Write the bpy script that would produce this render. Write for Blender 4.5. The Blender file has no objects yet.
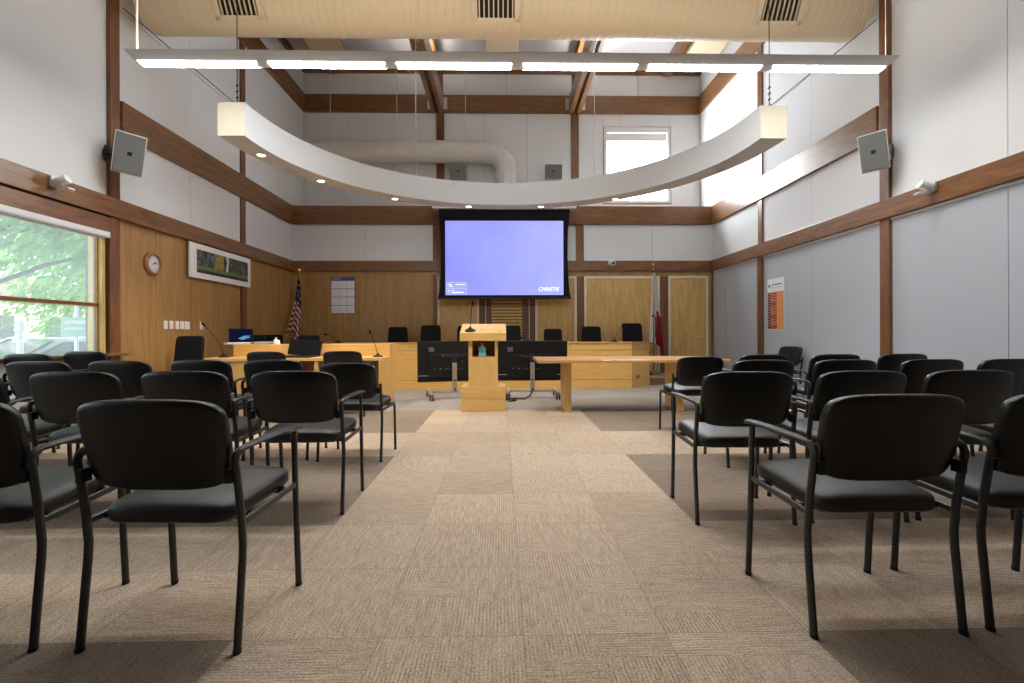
import bpy, bmesh, math, random
from mathutils import Vector, Matrix
PI = math.pi
D = bpy.data
SC = bpy.context.scene
COL = SC.collection
random.seed(4)

# ------------------------------------------------------------------ materials
class NT:
    def __init__(s, mat):
        mat.use_nodes = True
        s.t = mat.node_tree
        s.t.nodes.clear()
        s.out = s.n('ShaderNodeOutputMaterial')
    def n(s, typ, **kw):
        nd = s.t.nodes.new(typ)
        for k, v in kw.items():
            setattr(nd, k, v)
        return nd
    def put(s, sock, v):
        if isinstance(v, bpy.types.NodeSocket):
            s.t.links.new(v, sock)
        elif v is not None:
            sock.default_value = v
    def m(s, op, a, b=None, c=None):
        nd = s.n('ShaderNodeMath', operation=op)
        for i, v in enumerate((a, b, c)):
            if v is not None:
                s.put(nd.inputs[i], v)
        return nd.outputs[0]
    def mix(s, f, a, b):
        nd = s.n('ShaderNodeMix', data_type='RGBA')
        s.put(nd.inputs[0], f)
        for i, v in ((6, a), (7, b)):
            s.put(nd.inputs[i], (*v, 1) if isinstance(v, tuple) and len(v) == 3 else v)
        return nd.outputs[2]
    def coord(s, scale=(1, 1, 1)):
        tc = s.n('ShaderNodeTexCoord')
        mp = s.n('ShaderNodeMapping')
        s.t.links.new(tc.outputs['Object'], mp.inputs[0])
        mp.inputs['Scale'].default_value = scale
        return mp.outputs[0]
    def noise(s, vec, scale, detail=4, rough=.55):
        nd = s.n('ShaderNodeTexNoise')
        s.put(nd.inputs['Vector'], vec)
        nd.inputs['Scale'].default_value = scale
        nd.inputs['Detail'].default_value = detail
        nd.inputs['Roughness'].default_value = rough
        return nd.outputs['Fac']
    def ramp(s, f, lo, hi):
        nd = s.n('ShaderNodeMapRange')
        s.put(nd.inputs[0], f)
        nd.inputs[1].default_value = lo
        nd.inputs[2].default_value = hi
        return nd.outputs[0]
    def bsdf(s, color, rough=.5, metal=0, spec=.5, bump=None, bstr=.2, coat=0):
        b = s.n('ShaderNodeBsdfPrincipled')
        s.put(b.inputs['Base Color'], (*color, 1) if isinstance(color, tuple) and len(color) == 3 else color)
        s.put(b.inputs['Roughness'], rough)
        b.inputs['Metallic'].default_value = metal
        b.inputs['Specular IOR Level'].default_value = spec
        b.inputs['Coat Weight'].default_value = coat
        if bump is not None:
            bp = s.n('ShaderNodeBump')
            bp.inputs['Strength'].default_value = bstr
            bp.inputs['Distance'].default_value = .01
            s.put(bp.inputs['Height'], bump)
            s.t.links.new(bp.outputs[0], b.inputs['Normal'])
        s.t.links.new(b.outputs[0], s.out.inputs[0])
        return b

def mk(name):
    m = D.materials.new(name)
    return m, NT(m)

def plain(name, color, rough=.5, metal=0, spec=.5, grain=0.0, gscale=40, coat=0):
    m, t = mk(name)
    if grain:
        f = t.noise(t.coord(), gscale, 3)
        lo = tuple(c * (1 - grain) for c in color)
        hi = tuple(min(1, c * (1 + grain)) for c in color)
        t.bsdf(t.mix(f, lo, hi), rough, metal, spec, bump=f, bstr=.12, coat=coat)
    else:
        f = t.noise(t.coord(), 60, 2)
        lo = tuple(c * .97 for c in color)
        t.bsdf(t.mix(f, lo, color), rough, metal, spec, coat=coat)
    return m

def wood(name, c1, c2, axis='z', rough=.4, scale=9, figure=.5, coat=.0, spec=.5):
    """veneer with the grain along one axis: long streaks with a cathedral figure"""
    m, t = mk(name)
    sc = {'x': (.12, 1, 1), 'y': (1, .12, 1), 'z': (1, 1, .12)}[axis]
    v = t.coord(sc)
    fine = t.noise(v, scale * 4, 5, .6)
    big = t.noise(v, scale * .35, 3, .5)
    ring = t.m('SINE', t.m('MULTIPLY', big, 46.0))
    f = t.m('ADD', t.m('MULTIPLY', fine, 1 - figure * .5), t.m('MULTIPLY', t.m('ADD', t.m('MULTIPLY', ring, .5), .5), figure * .35))
    f = t.ramp(f, .25, .85)
    t.bsdf(t.mix(f, c1, c2), rough, 0, spec, coat=coat)
    return m

def emit(name, color, strength):
    m, t = mk(name)
    e = t.n('ShaderNodeEmission')
    e.inputs[0].default_value = (*color, 1)
    e.inputs[1].default_value = strength
    t.t.links.new(e.outputs[0], t.out.inputs[0])
    return m

M = {}
M['trim_y'] = wood('mahogany_along_room', (.125, .052, .017), (.31, .148, .056), 'y', .3, 8, .35, coat=.15)
M['trim_x'] = wood('mahogany_across_room', (.12, .050, .016), (.30, .142, .053), 'x', .32, 8, .35, coat=.1)
M['trim_z'] = wood('mahogany_upright', (.12, .048, .017), (.29, .13, .05), 'z', .35, 8, .3)
M['veneer'] = wood('oak_veneer', (.32, .172, .055), (.48, .282, .102), 'z', .42, 7, .6)
M['door_veneer'] = wood('oak_door_veneer', (.50, .31, .10), (.78, .52, .20), 'z', .42, 9, .5)
M['plum'] = wood('plum_panel', (.11, .047, .032), (.20, .09, .062), 'z', .45, 9, .2)
M['maple_x'] = wood('maple_across', (.64, .37, .105), (.82, .52, .185), 'x', .35, 7, .3)
M['maple_z'] = wood('maple_upright', (.64, .37, .105), (.82, .52, .185), 'z', .35, 7, .3)
M['maple_top'] = wood('maple_worktop', (.50, .27, .10), (.66, .38, .16), 'x', .3, 7, .3, coat=.2)
M['white'] = plain('white_fabric_panel', (.73, .735, .74), .85, spec=.2, grain=.03, gscale=120)
M['grey'] = plain('grey_fabric_panel', (.44, .46, .50), .9, spec=.2, grain=.06, gscale=160)
M['seam'] = plain('panel_backing', (.16, .15, .14), .9)
M['paint'] = plain('white_paint', (.80, .79, .76), .5)
M['ring'] = plain('satin_white_soffit', (.66, .665, .67), .6)
M['ringend'] = plain('warm_lit_end_cap', (.46, .41, .32), .6)  # soffit white turned cream: the warm uplight is painted into the colour
M['ceil'] = plain('ceiling_paint', (.52, .50, .50), .8)
M['beige'] = plain('beige_acoustic_board', (.66, .52, .34), .8)
M['frame'] = plain('cream_door_frame', (.72, .66, .53), .5)
M['vinyl'] = plain('black_vinyl', (.0035, .004, .0045), .33, spec=.45, grain=.2, gscale=220)
M['seatvinyl'] = plain('black_seat_vinyl', (.010, .0088, .008), .45, spec=.5, grain=.2, gscale=220)
M['blackmetal'] = plain('black_powder_coat', (.012, .013, .014), .38, spec=.5)
M['blackplastic'] = plain('black_plastic', (.007, .007, .008), .45, spec=.3)
M['blackcloth'] = plain('black_cloth', (.012, .012, .013), .9, spec=.15)
M['screenblack'] = plain('black_screen_glass', (.006, .006, .007), .42)
M['laptopscreen'] = plain('dull_black_display', (.004, .004, .005), .6, spec=.15)
M['plate'] = plain('dull_grey_plate', (.10, .10, .11), .6)
M['steel'] = plain('brushed_steel', (.55, .55, .55), .35, .9)
M['silver'] = plain('silver_paint', (.62, .61, .58), .4, .3)
M['whitemetal'] = plain('white_metal', (.78, .79, .80), .35)
M['brass'] = plain('brass', (.75, .50, .16), .25, 1)
M['speaker'] = plain('speaker_grey', (.15, .155, .145), .7)
M['speakerbox'] = plain('speaker_cabinet', (.60, .59, .55), .5)
M['dark'] = plain('dark_void', (.012, .011, .01), .9)
M['darkvent'] = plain('vent_black', (.006, .006, .006), .8)
M['ply'] = wood('clock_oak', (.28, .13, .04), (.42, .21, .07), 'x', .4, 20)
M['paper'] = plain('paper_white', (.80, .80, .80), .7)
M['clockface'] = plain('clock_face', (.68, .66, .72), .5)
M['navy'] = plain('navy_print', (.035, .085, .27), .6)
M['lilac'] = plain('lilac_rule', (.16, .14, .28), .6)
M['greyprint'] = plain('grey_print', (.36, .38, .42), .6)
M['maroon'] = plain('maroon_print', (.13, .03, .02), .6)
M['coral'] = plain('coral_print', (.62, .19, .09), .6)
M['rust'] = plain('rust_print', (.42, .13, .02), .6)
M['orange'] = plain('orange_print', (.80, .33, .11), .6)
M['flagblue'] = plain('flag_blue', (.012, .016, .05), .8)
M['flagred'] = plain('flag_red', (.30, .015, .03), .8)
M['flagwhite'] = plain('flag_white', (.70, .66, .64), .8)
M['gold'] = plain('gold_fringe', (.60, .38, .06), .6)
M['bluebottle'] = plain('pale_blue_plastic', (.16, .55, .62), .3)
M['brown'] = plain('brown_label', (.33, .16, .06), .5)
M['tube'] = emit('fluorescent_strip', (1, .98, .94), 54)
M['uptube'] = emit('fluorescent_uplight', (1, .82, .58), 9)
M['lamp'] = emit('downlight_lamp', (1, .80, .45), 9)
M['daypane'] = emit('daylit_pane', (.90, .96, 1), 28)
M['image'] = None
M['monitorlit'] = emit('monitor_picture', (.20, .42, .70), .7)
M['navyscreen'] = emit('monitor_navy', (.003, .006, .022), 1.0)

def mk_image():
    m, t = mk('projected_image')
    tc = t.n('ShaderNodeTexCoord')
    sp = t.n('ShaderNodeSeparateXYZ')
    t.t.links.new(tc.outputs['Generated'], sp.inputs[0])
    f = t.ramp(t.m('ADD', t.m('MULTIPLY', sp.outputs[0], .6), t.m('MULTIPLY', t.noise(t.coord(), .9, 2), .8)), .2, 1.1)
    e = t.n('ShaderNodeEmission')
    t.put(e.inputs[0], t.mix(f, (.27, .28, .93), (.44, .48, .98)))
    e.inputs[1].default_value = .80
    t.t.links.new(e.outputs[0], t.out.inputs[0])
    return m
M['image'] = mk_image()
M['imagewhite'] = emit('projected_white', (1, 1, 1), .85)
M['imagepale'] = emit('projected_pale', (.62, .68, 1), .8)
M['imagebox'] = emit('projected_box', (.36, .42, .93), .8)

def mk_carpet():
    """50 cm carpet tiles laid in turns: ribbed weave, pale aisle and pale bands, grey-brown seating bands"""
    m, t = mk('carpet_tiles')
    tc = t.n('ShaderNodeTexCoord')
    sp = t.n('ShaderNodeSeparateXYZ')
    t.t.links.new(tc.outputs['Object'], sp.inputs[0])
    x = t.m('ADD', sp.outputs[0], 19.93)
    y = t.m('ADD', sp.outputs[1], 19.82)
    def rnd(a, b, seed):
        cb = t.n('ShaderNodeCombineXYZ')
        t.put(cb.inputs[0], a); t.put(cb.inputs[1], b); cb.inputs[2].default_value = seed
        w = t.n('ShaderNodeTexWhiteNoise', noise_dimensions='3D')
        t.t.links.new(cb.outputs[0], w.inputs[0])
        return w.outputs['Value']
    cx = t.m('FLOOR', t.m('DIVIDE', x, .5)); cy = t.m('FLOOR', t.m('DIVIDE', y, .5))
    r1 = rnd(cx, cy, 1.0)
    # a quarter of each tile may turn the other way, as woven blocks
    bx = t.m('FLOOR', t.m('DIVIDE', x, .25)); by = t.m('FLOOR', t.m('DIVIDE', y, .125))
    r2 = rnd(bx, by, 7.0)
    turn = t.m('GREATER_THAN', r1, .5)
    blk = t.m('GREATER_THAN', r2, .86)
    turn = t.m('ABSOLUTE', t.m('SUBTRACT', turn, blk))
    s = t.m('ADD', t.m('MULTIPLY', x, turn), t.m('MULTIPLY', y, t.m('SUBTRACT', 1.0, turn)))
    l = t.m('ADD', t.m('MULTIPLY', y, turn), t.m('MULTIPLY', x, t.m('SUBTRACT', 1.0, turn)))
    cb = t.n('ShaderNodeCombineXYZ')
    t.put(cb.inputs[0], t.m('MULTIPLY', s, 44.0)); t.put(cb.inputs[1], t.m('MULTIPLY', l, 7.0)); t.put(cb.inputs[2], t.m('MULTIPLY', r1, 50.0))
    streak = t.noise(cb.outputs[0], 1.6, 3, .6)
    rib = t.m('SINE', t.m('MULTIPLY', s, 2 * PI / .0135))
    patch = t.m('ADD', t.m('MULTIPLY', t.noise(t.coord(), 2.6, 2), .6), t.m('MULTIPLY', t.noise(t.coord(), 24, 2), .4))
    ribs = t.m('MULTIPLY', rib, t.m('ADD', t.m('MULTIPLY', t.ramp(patch, .45, .62), .16), .03))
    ribs = t.m('ADD', ribs, t.m('MULTIPLY', blk, t.m('MULTIPLY', rib, .04)))
    weave = t.noise(t.coord(), 130, 3, .75)
    f = t.m('ADD', t.m('ADD', t.m('MULTIPLY', streak, .62), ribs), t.m('MULTIPLY', t.m('SUBTRACT', weave, .5), 1.9))
    f = t.m('ADD', f, t.m('MULTIPLY', t.m('SUBTRACT', r1, .5), .14))
    f = t.ramp(f, -.05, .85)
    lightc = t.mix(f, (.235, .160, .108), (.80, .635, .47))
    darkc = t.mix(f, (.145, .108, .08), (.41, .315, .235))
    greyc = t.mix(f, (.17, .155, .15), (.40, .38, .37))
    band = t.m('LESS_THAN', t.m('MODULO', t.m('ADD', sp.outputs[1], 9.82), 2.5), 1.5)
    aisle = t.m('MULTIPLY', t.m('GREATER_THAN', sp.outputs[0], -.93), t.m('LESS_THAN', sp.outputs[0], 1.07))
    dark = t.m('MULTIPLY', band, t.m('SUBTRACT', 1.0, aisle))
    far = t.m('GREATER_THAN', sp.outputs[1], 6.68)
    c = t.mix(dark, lightc, darkc)
    c = t.mix(far, c, greyc)
    ex = t.m('ABSOLUTE', t.m('SUBTRACT', t.m('MODULO', x, .5), .25)); ey = t.m('ABSOLUTE', t.m('SUBTRACT', t.m('MODULO', y, .5), .25))
    joint = t.m('GREATER_THAN', t.m('MAXIMUM', ex, ey), .2475)
    c = t.mix(t.m('MULTIPLY', joint, .3), c, (.12, .09, .07))
    t.bsdf(c, .95, 0, .15, bump=f, bstr=.35)
    return m
M['carpet'] = mk_carpet()

def mk_duct(name, color):
    """spiral-wound duct: fine raised seams round the tube"""
    m, t = mk(name)
    tc = t.n('ShaderNodeTexCoord')
    sp = t.n('ShaderNodeSeparateXYZ')
    t.t.links.new(tc.outputs['Object'], sp.inputs[0])
    w = t.m('SINE', t.m('MULTIPLY', t.m('ADD', sp.outputs[0], t.m('MULTIPLY', sp.outputs[1], .12)), 2 * PI / .105))
    w = t.m('POWER', t.m('ADD', t.m('MULTIPLY', w, .5), .5), 6.0)
    t.bsdf(color, .45, 0, .4, bump=w, bstr=.35)
    return m
M['duct'] = mk_duct('cream_spiral_duct', (.70, .60, .45))
M['duct2'] = mk_duct('white_spiral_duct', (.66, .63, .60))

def mk_glass():
    """window glass behind a thin see-through sun screen: a pale veil, most of the view passes"""
    m, t = mk('window_glass')
    tr = t.n('ShaderNodeBsdfTransparent'); tr.inputs[0].default_value = (.97, 1, .99, 1)
    gl = t.n('ShaderNodeBsdfGlossy'); gl.inputs[1].default_value = .03
    tl = t.n('ShaderNodeBsdfTranslucent'); tl.inputs[0].default_value = (.75, .80, .78, 1)
    m1 = t.n('ShaderNodeMixShader'); m1.inputs[0].default_value = .13
    m2 = t.n('ShaderNodeMixShader'); m2.inputs[0].default_value = .05
    t.t.links.new(tr.outputs[0], m1.inputs[1]); t.t.links.new(tl.outputs[0], m1.inputs[2])
    t.t.links.new(m1.outputs[0], m2.inputs[1]); t.t.links.new(gl.outputs[0], m2.inputs[2])
    t.t.links.new(m2.outputs[0], t.out.inputs[0])
    return m
M['glass'] = mk_glass()

def mk_photo():
    """framed landscape photograph: dark tree masses, autumn gold, a lawn"""
    m, t = mk('landscape_print')
    tc = t.n('ShaderNodeTexCoord')
    sp = t.n('ShaderNodeSeparateXYZ')
    t.t.links.new(tc.outputs['Generated'], sp.inputs[0])
    z = sp.outputs[2]; y = sp.outputs[1]
    v = t.coord()
    n1 = t.noise(v, 9, 6, .8); n2 = t.noise(v, 30, 5, .8); n3 = t.noise(t.coord((1, 1, .35)), 9, 4)
    c = t.mix(t.ramp(n2, .42, .66), (.003, .006, .004), (.12, .13, .075))
    trunk = t.noise(t.coord((1, 1, .06)), 8, 2)
    c = t.mix(t.m('MULTIPLY', t.m('GREATER_THAN', trunk, .6), .85), c, (.004, .005, .004))
    c = t.mix(t.m('MULTIPLY', t.ramp(n1, .5, .62), .5), c, (.30, .34, .42))
    gold = t.m('MULTIPLY', t.m('LESS_THAN', t.m('ABSOLUTE', t.m('SUBTRACT', y, t.m('ADD', .40, t.m('MULTIPLY', t.m('SUBTRACT', n1, .5), .3)))), .09), t.m('GREATER_THAN', z, .3))
    c = t.mix(t.m('MULTIPLY', gold, t.ramp(n2, .3, .6)), c, (.42, .30, .05))
    gap = t.m('LESS_THAN', t.m('ABSOLUTE', t.m('SUBTRACT', y, t.m('ADD', .555, t.m('MULTIPLY', t.m('SUBTRACT', n3, .5), .12)))), .022)
    c = t.mix(t.m('MULTIPLY', gap, t.m('GREATER_THAN', z, .3)), c, (.55, .56, .62))
    lawn = t.m('LESS_THAN', t.m('ABSOLUTE', t.m('SUBTRACT', z, .22)), t.m('ADD', .02, t.m('MULTIPLY', n3, .12)))
    c = t.mix(t.m('MULTIPLY', lawn, .75), c, (.16, .24, .07))
    c = t.mix(t.m('MULTIPLY', t.m('LESS_THAN', z, .13), .8), c, (.012, .015, .012))
    t.bsdf(c, .35)
    return m
M['photo'] = mk_photo()

def leafmat(name, a, b):
    m, t = mk(name)
    f = t.noise(t.coord(), 2.2, 3)
    col = t.mix(t.ramp(f, .35, .65), a, b)
    bs = t.n('ShaderNodeBsdfPrincipled'); t.put(bs.inputs['Base Color'], col); bs.inputs['Roughness'].default_value = .6
    tl = t.n('ShaderNodeBsdfTranslucent'); t.put(tl.inputs[0], col)
    mx = t.n('ShaderNodeMixShader'); mx.inputs[0].default_value = .4
    t.t.links.new(bs.outputs[0], mx.inputs[1]); t.t.links.new(tl.outputs[0], mx.inputs[2]); t.t.links.new(mx.outputs[0], t.out.inputs[0])
    return m
M['leaf'] = leafmat('spring_leaves', (.17, .33, .07), (.40, .60, .18))
M['leaf2'] = leafmat('darker_leaves', (.10, .22, .06), (.26, .42, .14))
M['bark'] = plain('bark', (.16, .12, .09), .9, grain=.3)
M['asphalt'] = plain('asphalt', (.34, .33, .32), .9, grain=.1)
M['kerb'] = plain('pale_concrete', (.60, .58, .54), .9, grain=.08)
M['lawn'] = plain('lawn', (.22, .34, .12), .9, grain=.2)
M['cargrey'] = plain('car_grey_paint', (.30, .31, .33), .25, .3)
M['carwhite'] = plain('car_white_paint', (.75, .76, .78), .25)
M['carblue'] = plain('car_blue_paint', (.20, .30, .45), .25)
M['carglass'] = plain('car_glass', (.05, .06, .07), .1)
M['tyre'] = plain('tyre_rubber', (.02, .02, .02), .8)
M['signgreen'] = plain('pale_green_sign', (.42, .68, .58), .5)
M['stucco'] = plain('stucco', (.62, .55, .47), .9, grain=.05)

# ------------------------------------------------------------------ mesh helpers
class MB:
    def __init__(s):
        s.v, s.f, s.mi, s.sm = [], [], [], []
    def add(s, verts, faces, mi=0, smooth=False):
        o = len(s.v)
        s.v += [tuple(p) for p in verts]
        s.f += [tuple(i + o for i in f) for f in faces]
        s.mi += [mi] * len(faces); s.sm += [smooth] * len(faces)
    def box(s, x0, x1, y0, y1, z0, z1, mi=0, T=None):
        v = [(x, y, z) for z in (z0, z1) for y in (y0, y1) for x in (x0, x1)]
        if T: v = [T @ Vector(p) for p in v]
        s.add(v, [(0, 2, 3, 1), (4, 5, 7, 6), (0, 1, 5, 4), (2, 6, 7, 3), (0, 4, 6, 2), (1, 3, 7, 5)], mi)
    def prism(s, poly, z0, z1, mi=0, axis='z', smooth=False):
        """polygon (counter-clockwise) raised along an axis: 'z' takes (x,y), 'x' takes (y,z), 'y' takes (x,z)"""
        n = len(poly)
        def P(p, h):
            return {'z': (p[0], p[1], h), 'x': (h, p[0], p[1]), 'y': (p[0], h, p[1])}[axis]
        v = [P(p, z0) for p in poly] + [P(p, z1) for p in poly]
        fs = [tuple(range(n))[::-1], tuple(range(n, 2 * n))]
        s.add(v, fs, mi)
        s.add(v, [(i, (i + 1) % n, n + (i + 1) % n, n + i) for i in range(n)], mi, smooth)
    def tube(s, path, r, n=10, mi=0, caps=True, closed=False, ref=(1, 0, 0)):
        """r: a radius, or (a, b) across ref / across the other side, or a list of these per point"""
        P = [Vector(p) for p in path]; k = len(P); vs = []
        for i, p in enumerate(P):
            a = P[(i - 1) % k] if (i > 0 or closed) else p
            b = P[(i + 1) % k] if (i < k - 1 or closed) else p
            d = (b - a).normalized()
            u = Vector(ref) - d * Vector(ref).dot(d)
            if u.length < 1e-3:
                u = Vector((0, 1, .01)) - d * Vector((0, 1, .01)).dot(d)
            u.normalize(); w = d.cross(u)
            rr = r[i] if isinstance(r, list) else r
            ra, rb = rr if isinstance(rr, tuple) else (rr, rr)
            vs += [p + u * (ra * math.cos(2 * PI * j / n)) + w * (rb * math.sin(2 * PI * j / n)) for j in range(n)]
        fs = []
        for i in range(k if closed else k - 1):
            a, b = i * n, ((i + 1) % k) * n
            fs += [(a + j, a + (j + 1) % n, b + (j + 1) % n, b + j) for j in range(n)]
        s.add(vs, fs, mi, True)
        if caps and not closed:
            s.add(vs[:n], [tuple(range(n))[::-1]], mi); s.add(vs[-n:], [tuple(range(n))], mi)
    def lathe(s, prof, n=24, mi=0, T=None, smooth=True):
        """profile of (radius, height) turned about z"""
        vs, fs = [], []
        for (r, z) in prof:
            vs += [Vector((r * math.cos(2 * PI * j / n), r * math.sin(2 * PI * j / n), z)) for j in range(n)]
        if T: vs = [T @ v for v in vs]
        for i in range(len(prof) - 1):
            a, b = i * n, (i + 1) * n
            fs += [(a + j, a + (j + 1) % n, b + (j + 1) % n, b + j) for j in range(n)]
        s.add(vs, fs, mi, smooth)
        if prof[0][0] > 1e-5: s.add(vs[:n], [tuple(range(n))[::-1]], mi)
        if prof[-1][0] > 1e-5: s.add(vs[-n:], [tuple(range(n))], mi)
    def pad(s, a, b, c, e1=.45, e2=.35, nu=44, nv=18, fn=None, mi=0):
        """upholstered cushion: superellipsoid with half sizes a (x), b (y), c (z, the thickness), warped by fn"""
        def sg(v, e): return math.copysign(abs(v) ** e, v)
        vs, fs = [], []
        for i in range(nv + 1):
            ph = -PI / 2 + PI * i / nv
            for j in range(nu):
                th = 2 * PI * (j + .5) / nu
                k = sg(math.cos(ph), e1)
                p = Vector((a * k * sg(math.cos(th), e2), b * k * sg(math.sin(th), e2), c * sg(math.sin(ph), e1)))
                vs.append(fn(p) if fn else p)
        for i in range(nv):
            for j in range(nu):
                fs.append((i * nu + j, i * nu + (j + 1) % nu, (i + 1) * nu + (j + 1) % nu, (i + 1) * nu + j))
        s.add(vs, fs, mi, True)
    def build(s, name, mats, parent=None, bevel=0, seg=2):
        me = D.meshes.new(name)
        me.from_pydata(s.v, [], s.f)
        for m in (mats if isinstance(mats, (list, tuple)) else [mats]):
            me.materials.append(M[m] if isinstance(m, str) else m)
        for p, mi, sm in zip(me.polygons, s.mi, s.sm):
            p.material_index = mi; p.use_smooth = sm
        bm = bmesh.new(); bm.from_mesh(me)
        bmesh.ops.remove_doubles(bm, verts=bm.verts, dist=1e-5)
        bmesh.ops.recalc_face_normals(bm, faces=bm.faces)
        if bevel:
            es = [e for e in bm.edges if len(e.link_faces) == 2 and not (e.link_faces[0].smooth and e.link_faces[1].smooth) and e.calc_face_angle(0) > .5]
            bmesh.ops.bevel(bm, geom=es, offset=bevel, segments=seg, profile=.6, affect='EDGES', clamp_overlap=True)
        for e in bm.edges:
            if len(e.link_faces) == 2 and e.calc_face_angle(0) > .7: e.smooth = False
        bm.to_mesh(me); bm.free()
        o = D.objects.new(name, me)
        COL.objects.link(o)
        if parent: o.parent = parent
        return o

def tag(o, label, cat, group=None, kind=None):
    o['label'] = label; o['category'] = cat
    if group: o['group'] = group
    if kind: o['kind'] = kind
    return o
def thing(name, label, cat, loc=(0, 0, 0), rz=0, group=None):
    o = D.objects.new(name, None); COL.objects.link(o)
    o.empty_display_size = .1
    o.location = loc; o.rotation_euler = (0, 0, rz)
    return tag(o, label, cat, group)
def structure(o):
    o['kind'] = 'structure'; return o
def box(name, mat, b, parent=None, bevel=0, T=None):
    m = MB(); m.box(*b, T=T); return m.build(name, mat, parent, bevel)
def dup(root, loc, rz, label=None, scale=1):
    def cp(o, par):
        c = o.copy(); COL.objects.link(c)
        if par: c.parent = par
        for ch in [k for k in D.objects if k.parent == o]:
            cp(ch, c)
        return c
    r = cp(root, None)
    r.location = loc; r.rotation_euler = (0, 0, rz); r.scale = (scale,) * 3
    if label: r['label'] = label
    return r
def text(name, body, size, mat, loc, rot, parent, shear=0, offset=0, sx=1):
    cu = D.curves.new(name, 'FONT'); cu.body = body; cu.size = size; cu.extrude = .0015; cu.shear = shear; cu.offset = offset
    cu.align_x = 'CENTER'; cu.align_y = 'CENTER'
    cu.materials.append(M[mat])
    o = D.objects.new(name, cu); COL.objects.link(o)
    me = D.meshes.new_from_object(o.evaluated_get(bpy.context.evaluated_depsgraph_get()))
    D.objects.remove(o); o = D.objects.new(name, me); COL.objects.link(o)
    o.location = loc; o.rotation_euler = rot; o.scale = (sx, 1, 1); o.parent = parent
    return o

# ------------------------------------------------------------------ the room
XL, XR, YB, YU, YR, ZC = -4.69, 4.80, 10.89, 11.58, -3.0, 7.46
POSTS = [5.91, 8.83, 3.03, .13, -2.77]          # posts along both side walls, 2.9 m apart

structure(box('floor', 'carpet', (XL - .3, XR + .3, YR - .2, YU + .2, -.12, 0)))
structure(box('ceiling', 'ceil', (XL - .3, XR + .3, YR - .2, YU + .2, ZC, ZC + .15)))

def panels(mb, side, rects, mi, gap=.006, t=.03, back=0):
    """fabric or veneer panels standing proud of their backing, with open joints"""
    for (y0, y1, z0, z1) in rects:
        if side == 'L': mb.box(XL - t, XL, y0 + gap / 2, y1 - gap / 2, z0, z1, mi)
        elif side == 'R': mb.box(XR, XR + t, y0 + gap / 2, y1 - gap / 2, z0, z1, mi)
        else: mb.box(y0 + gap / 2, y1 - gap / 2, back, back + t, z0, z1, mi)

SE = [-3.0, -2.77, -1.32, .13, 1.58, 3.03, 4.48, 5.93, 7.38, 8.83, 10.28, 11.58]
W1, W2 = (3.12, 5.80), (.22, 2.94)
ZS, ZH = .84, 2.40
# left wall
w = MB()
for (y0, y1, z0, z1) in [(YR - .2, YU + .2, ZH, ZC), (YR - .2, YU + .2, 0, ZS), (YR - .2, W2[0], ZS, ZH), (W2[1], W1[0], ZS, ZH), (W1[1], YU + .2, ZS, ZH)]:
    w.box(XL - .22, XL - .03, y0, y1, z0, z1, 0)
panels(w, 'L', [(a, b, 2.66, 5.05) for a, b in zip(SE, SE[1:])] + [(a, b, 5.06, ZC) for a, b in zip(SE, SE[1:])], 1)
pl = [5.93 + i * .7225 for i in range(8)]
pl[-1] = YB + .02
panels(w, 'L', [(a, b, 0, 2.48) for a, b in zip(pl, pl[1:])], 2)
panels(w, 'L', [(YR, 5.93, 0, ZS - .05)], 1)
structure(w.build('wall_left', ['seam', 'white', 'veneer']))
# right wall: white panels above, grey fabric below
w = MB()
w.box(XR + .03, XR + .22, YR - .2, YU + .2, 0, ZC, 0)
panels(w, 'R', [(a, b, 2.66, 5.05) for a, b in zip(SE, SE[1:])] + [(a, b, 5.06, ZC) for a, b in zip(SE, SE[1:])], 1)
panels(w, 'R', [(a, b, 0, 2.49) for a, b in zip(SE, SE[1:])], 2)
structure(w.build('wall_right', ['seam', 'white', 'grey']))
# back wall: a deep lower part that ends in a ledge, and the tall wall behind it with the high window
WX0, WX1, WZ0, WZ1 = 2.47, 4.08, 4.19, 6.02
w = MB()
w.box(XL - .2, XR + .2, YB + .03, YU + .05, 0, 3.90, 0)
for (x0, x1, z0, z1) in [(XL - .2, XR + .2, WZ1, ZC), (XL - .2, XR + .2, 3.9, WZ0), (XL - .2, WX0, WZ0, WZ1), (WX1, XR + .2, WZ0, WZ1)]:
    w.box(x0, x1, YU + .03, YU + .22, z0, z1, 0)
panels(w, 'B', [(XL, -3.05, 2.66, 3.55), (-3.05, -1.45, 2.66, 3.55), (-1.45, .15, 2.66, 3.55), (.15, 1.76, 2.66, 3.55), (1.76, 3.42, 2.66, 3.55), (3.42, XR, 2.66, 3.55)], 1, back=YB)
panels(w, 'B', [(XL, -3.1, 6.6, ZC), (-3.1, -1.5, 6.6, ZC), (-1.5, .12, 6.6, ZC), (.12, 1.78, 6.6, ZC), (1.78, 3.3, 6.6, ZC), (3.3, XR, 6.6, ZC)], 1, back=YU)
panels(w, 'B', [(XL, -3.65, 3.9, 6.5), (-3.65, -2.5, 3.9, 6.5), (-2.5, -1.5, 3.9, 6.5), (-1.5, -.42, 3.9, 6.5), (-.42, .62, 3.9, 6.5), (.62, 1.78, 3.9, 6.5), (1.78, WX0 - .02, 3.9, 6.5), (WX1 + .02, XR, 3.9, 6.5),
                (WX0 - .02, 2.9, WZ1 + .02, 6.5), (2.9, WX1 + .02, WZ1 + .02, 6.5), (WX0 - .02, WX1 + .02, 3.9, WZ0 - .02)], 1, back=YU)
panels(w, 'B', [(-4.69, -3.98, 0, 2.40), (-3.98, -3.20, 0, 2.40), (-3.20, -2.42, 0, 2.40), (-2.42, -1.54, 0, 2.40)], 2, back=YB)
structure(w.build('wall_back', ['seam', 'white', 'veneer']))
w = MB()
w.box(XL - .2, XR + .2, YR - .2, YR, 0, ZC)
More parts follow.
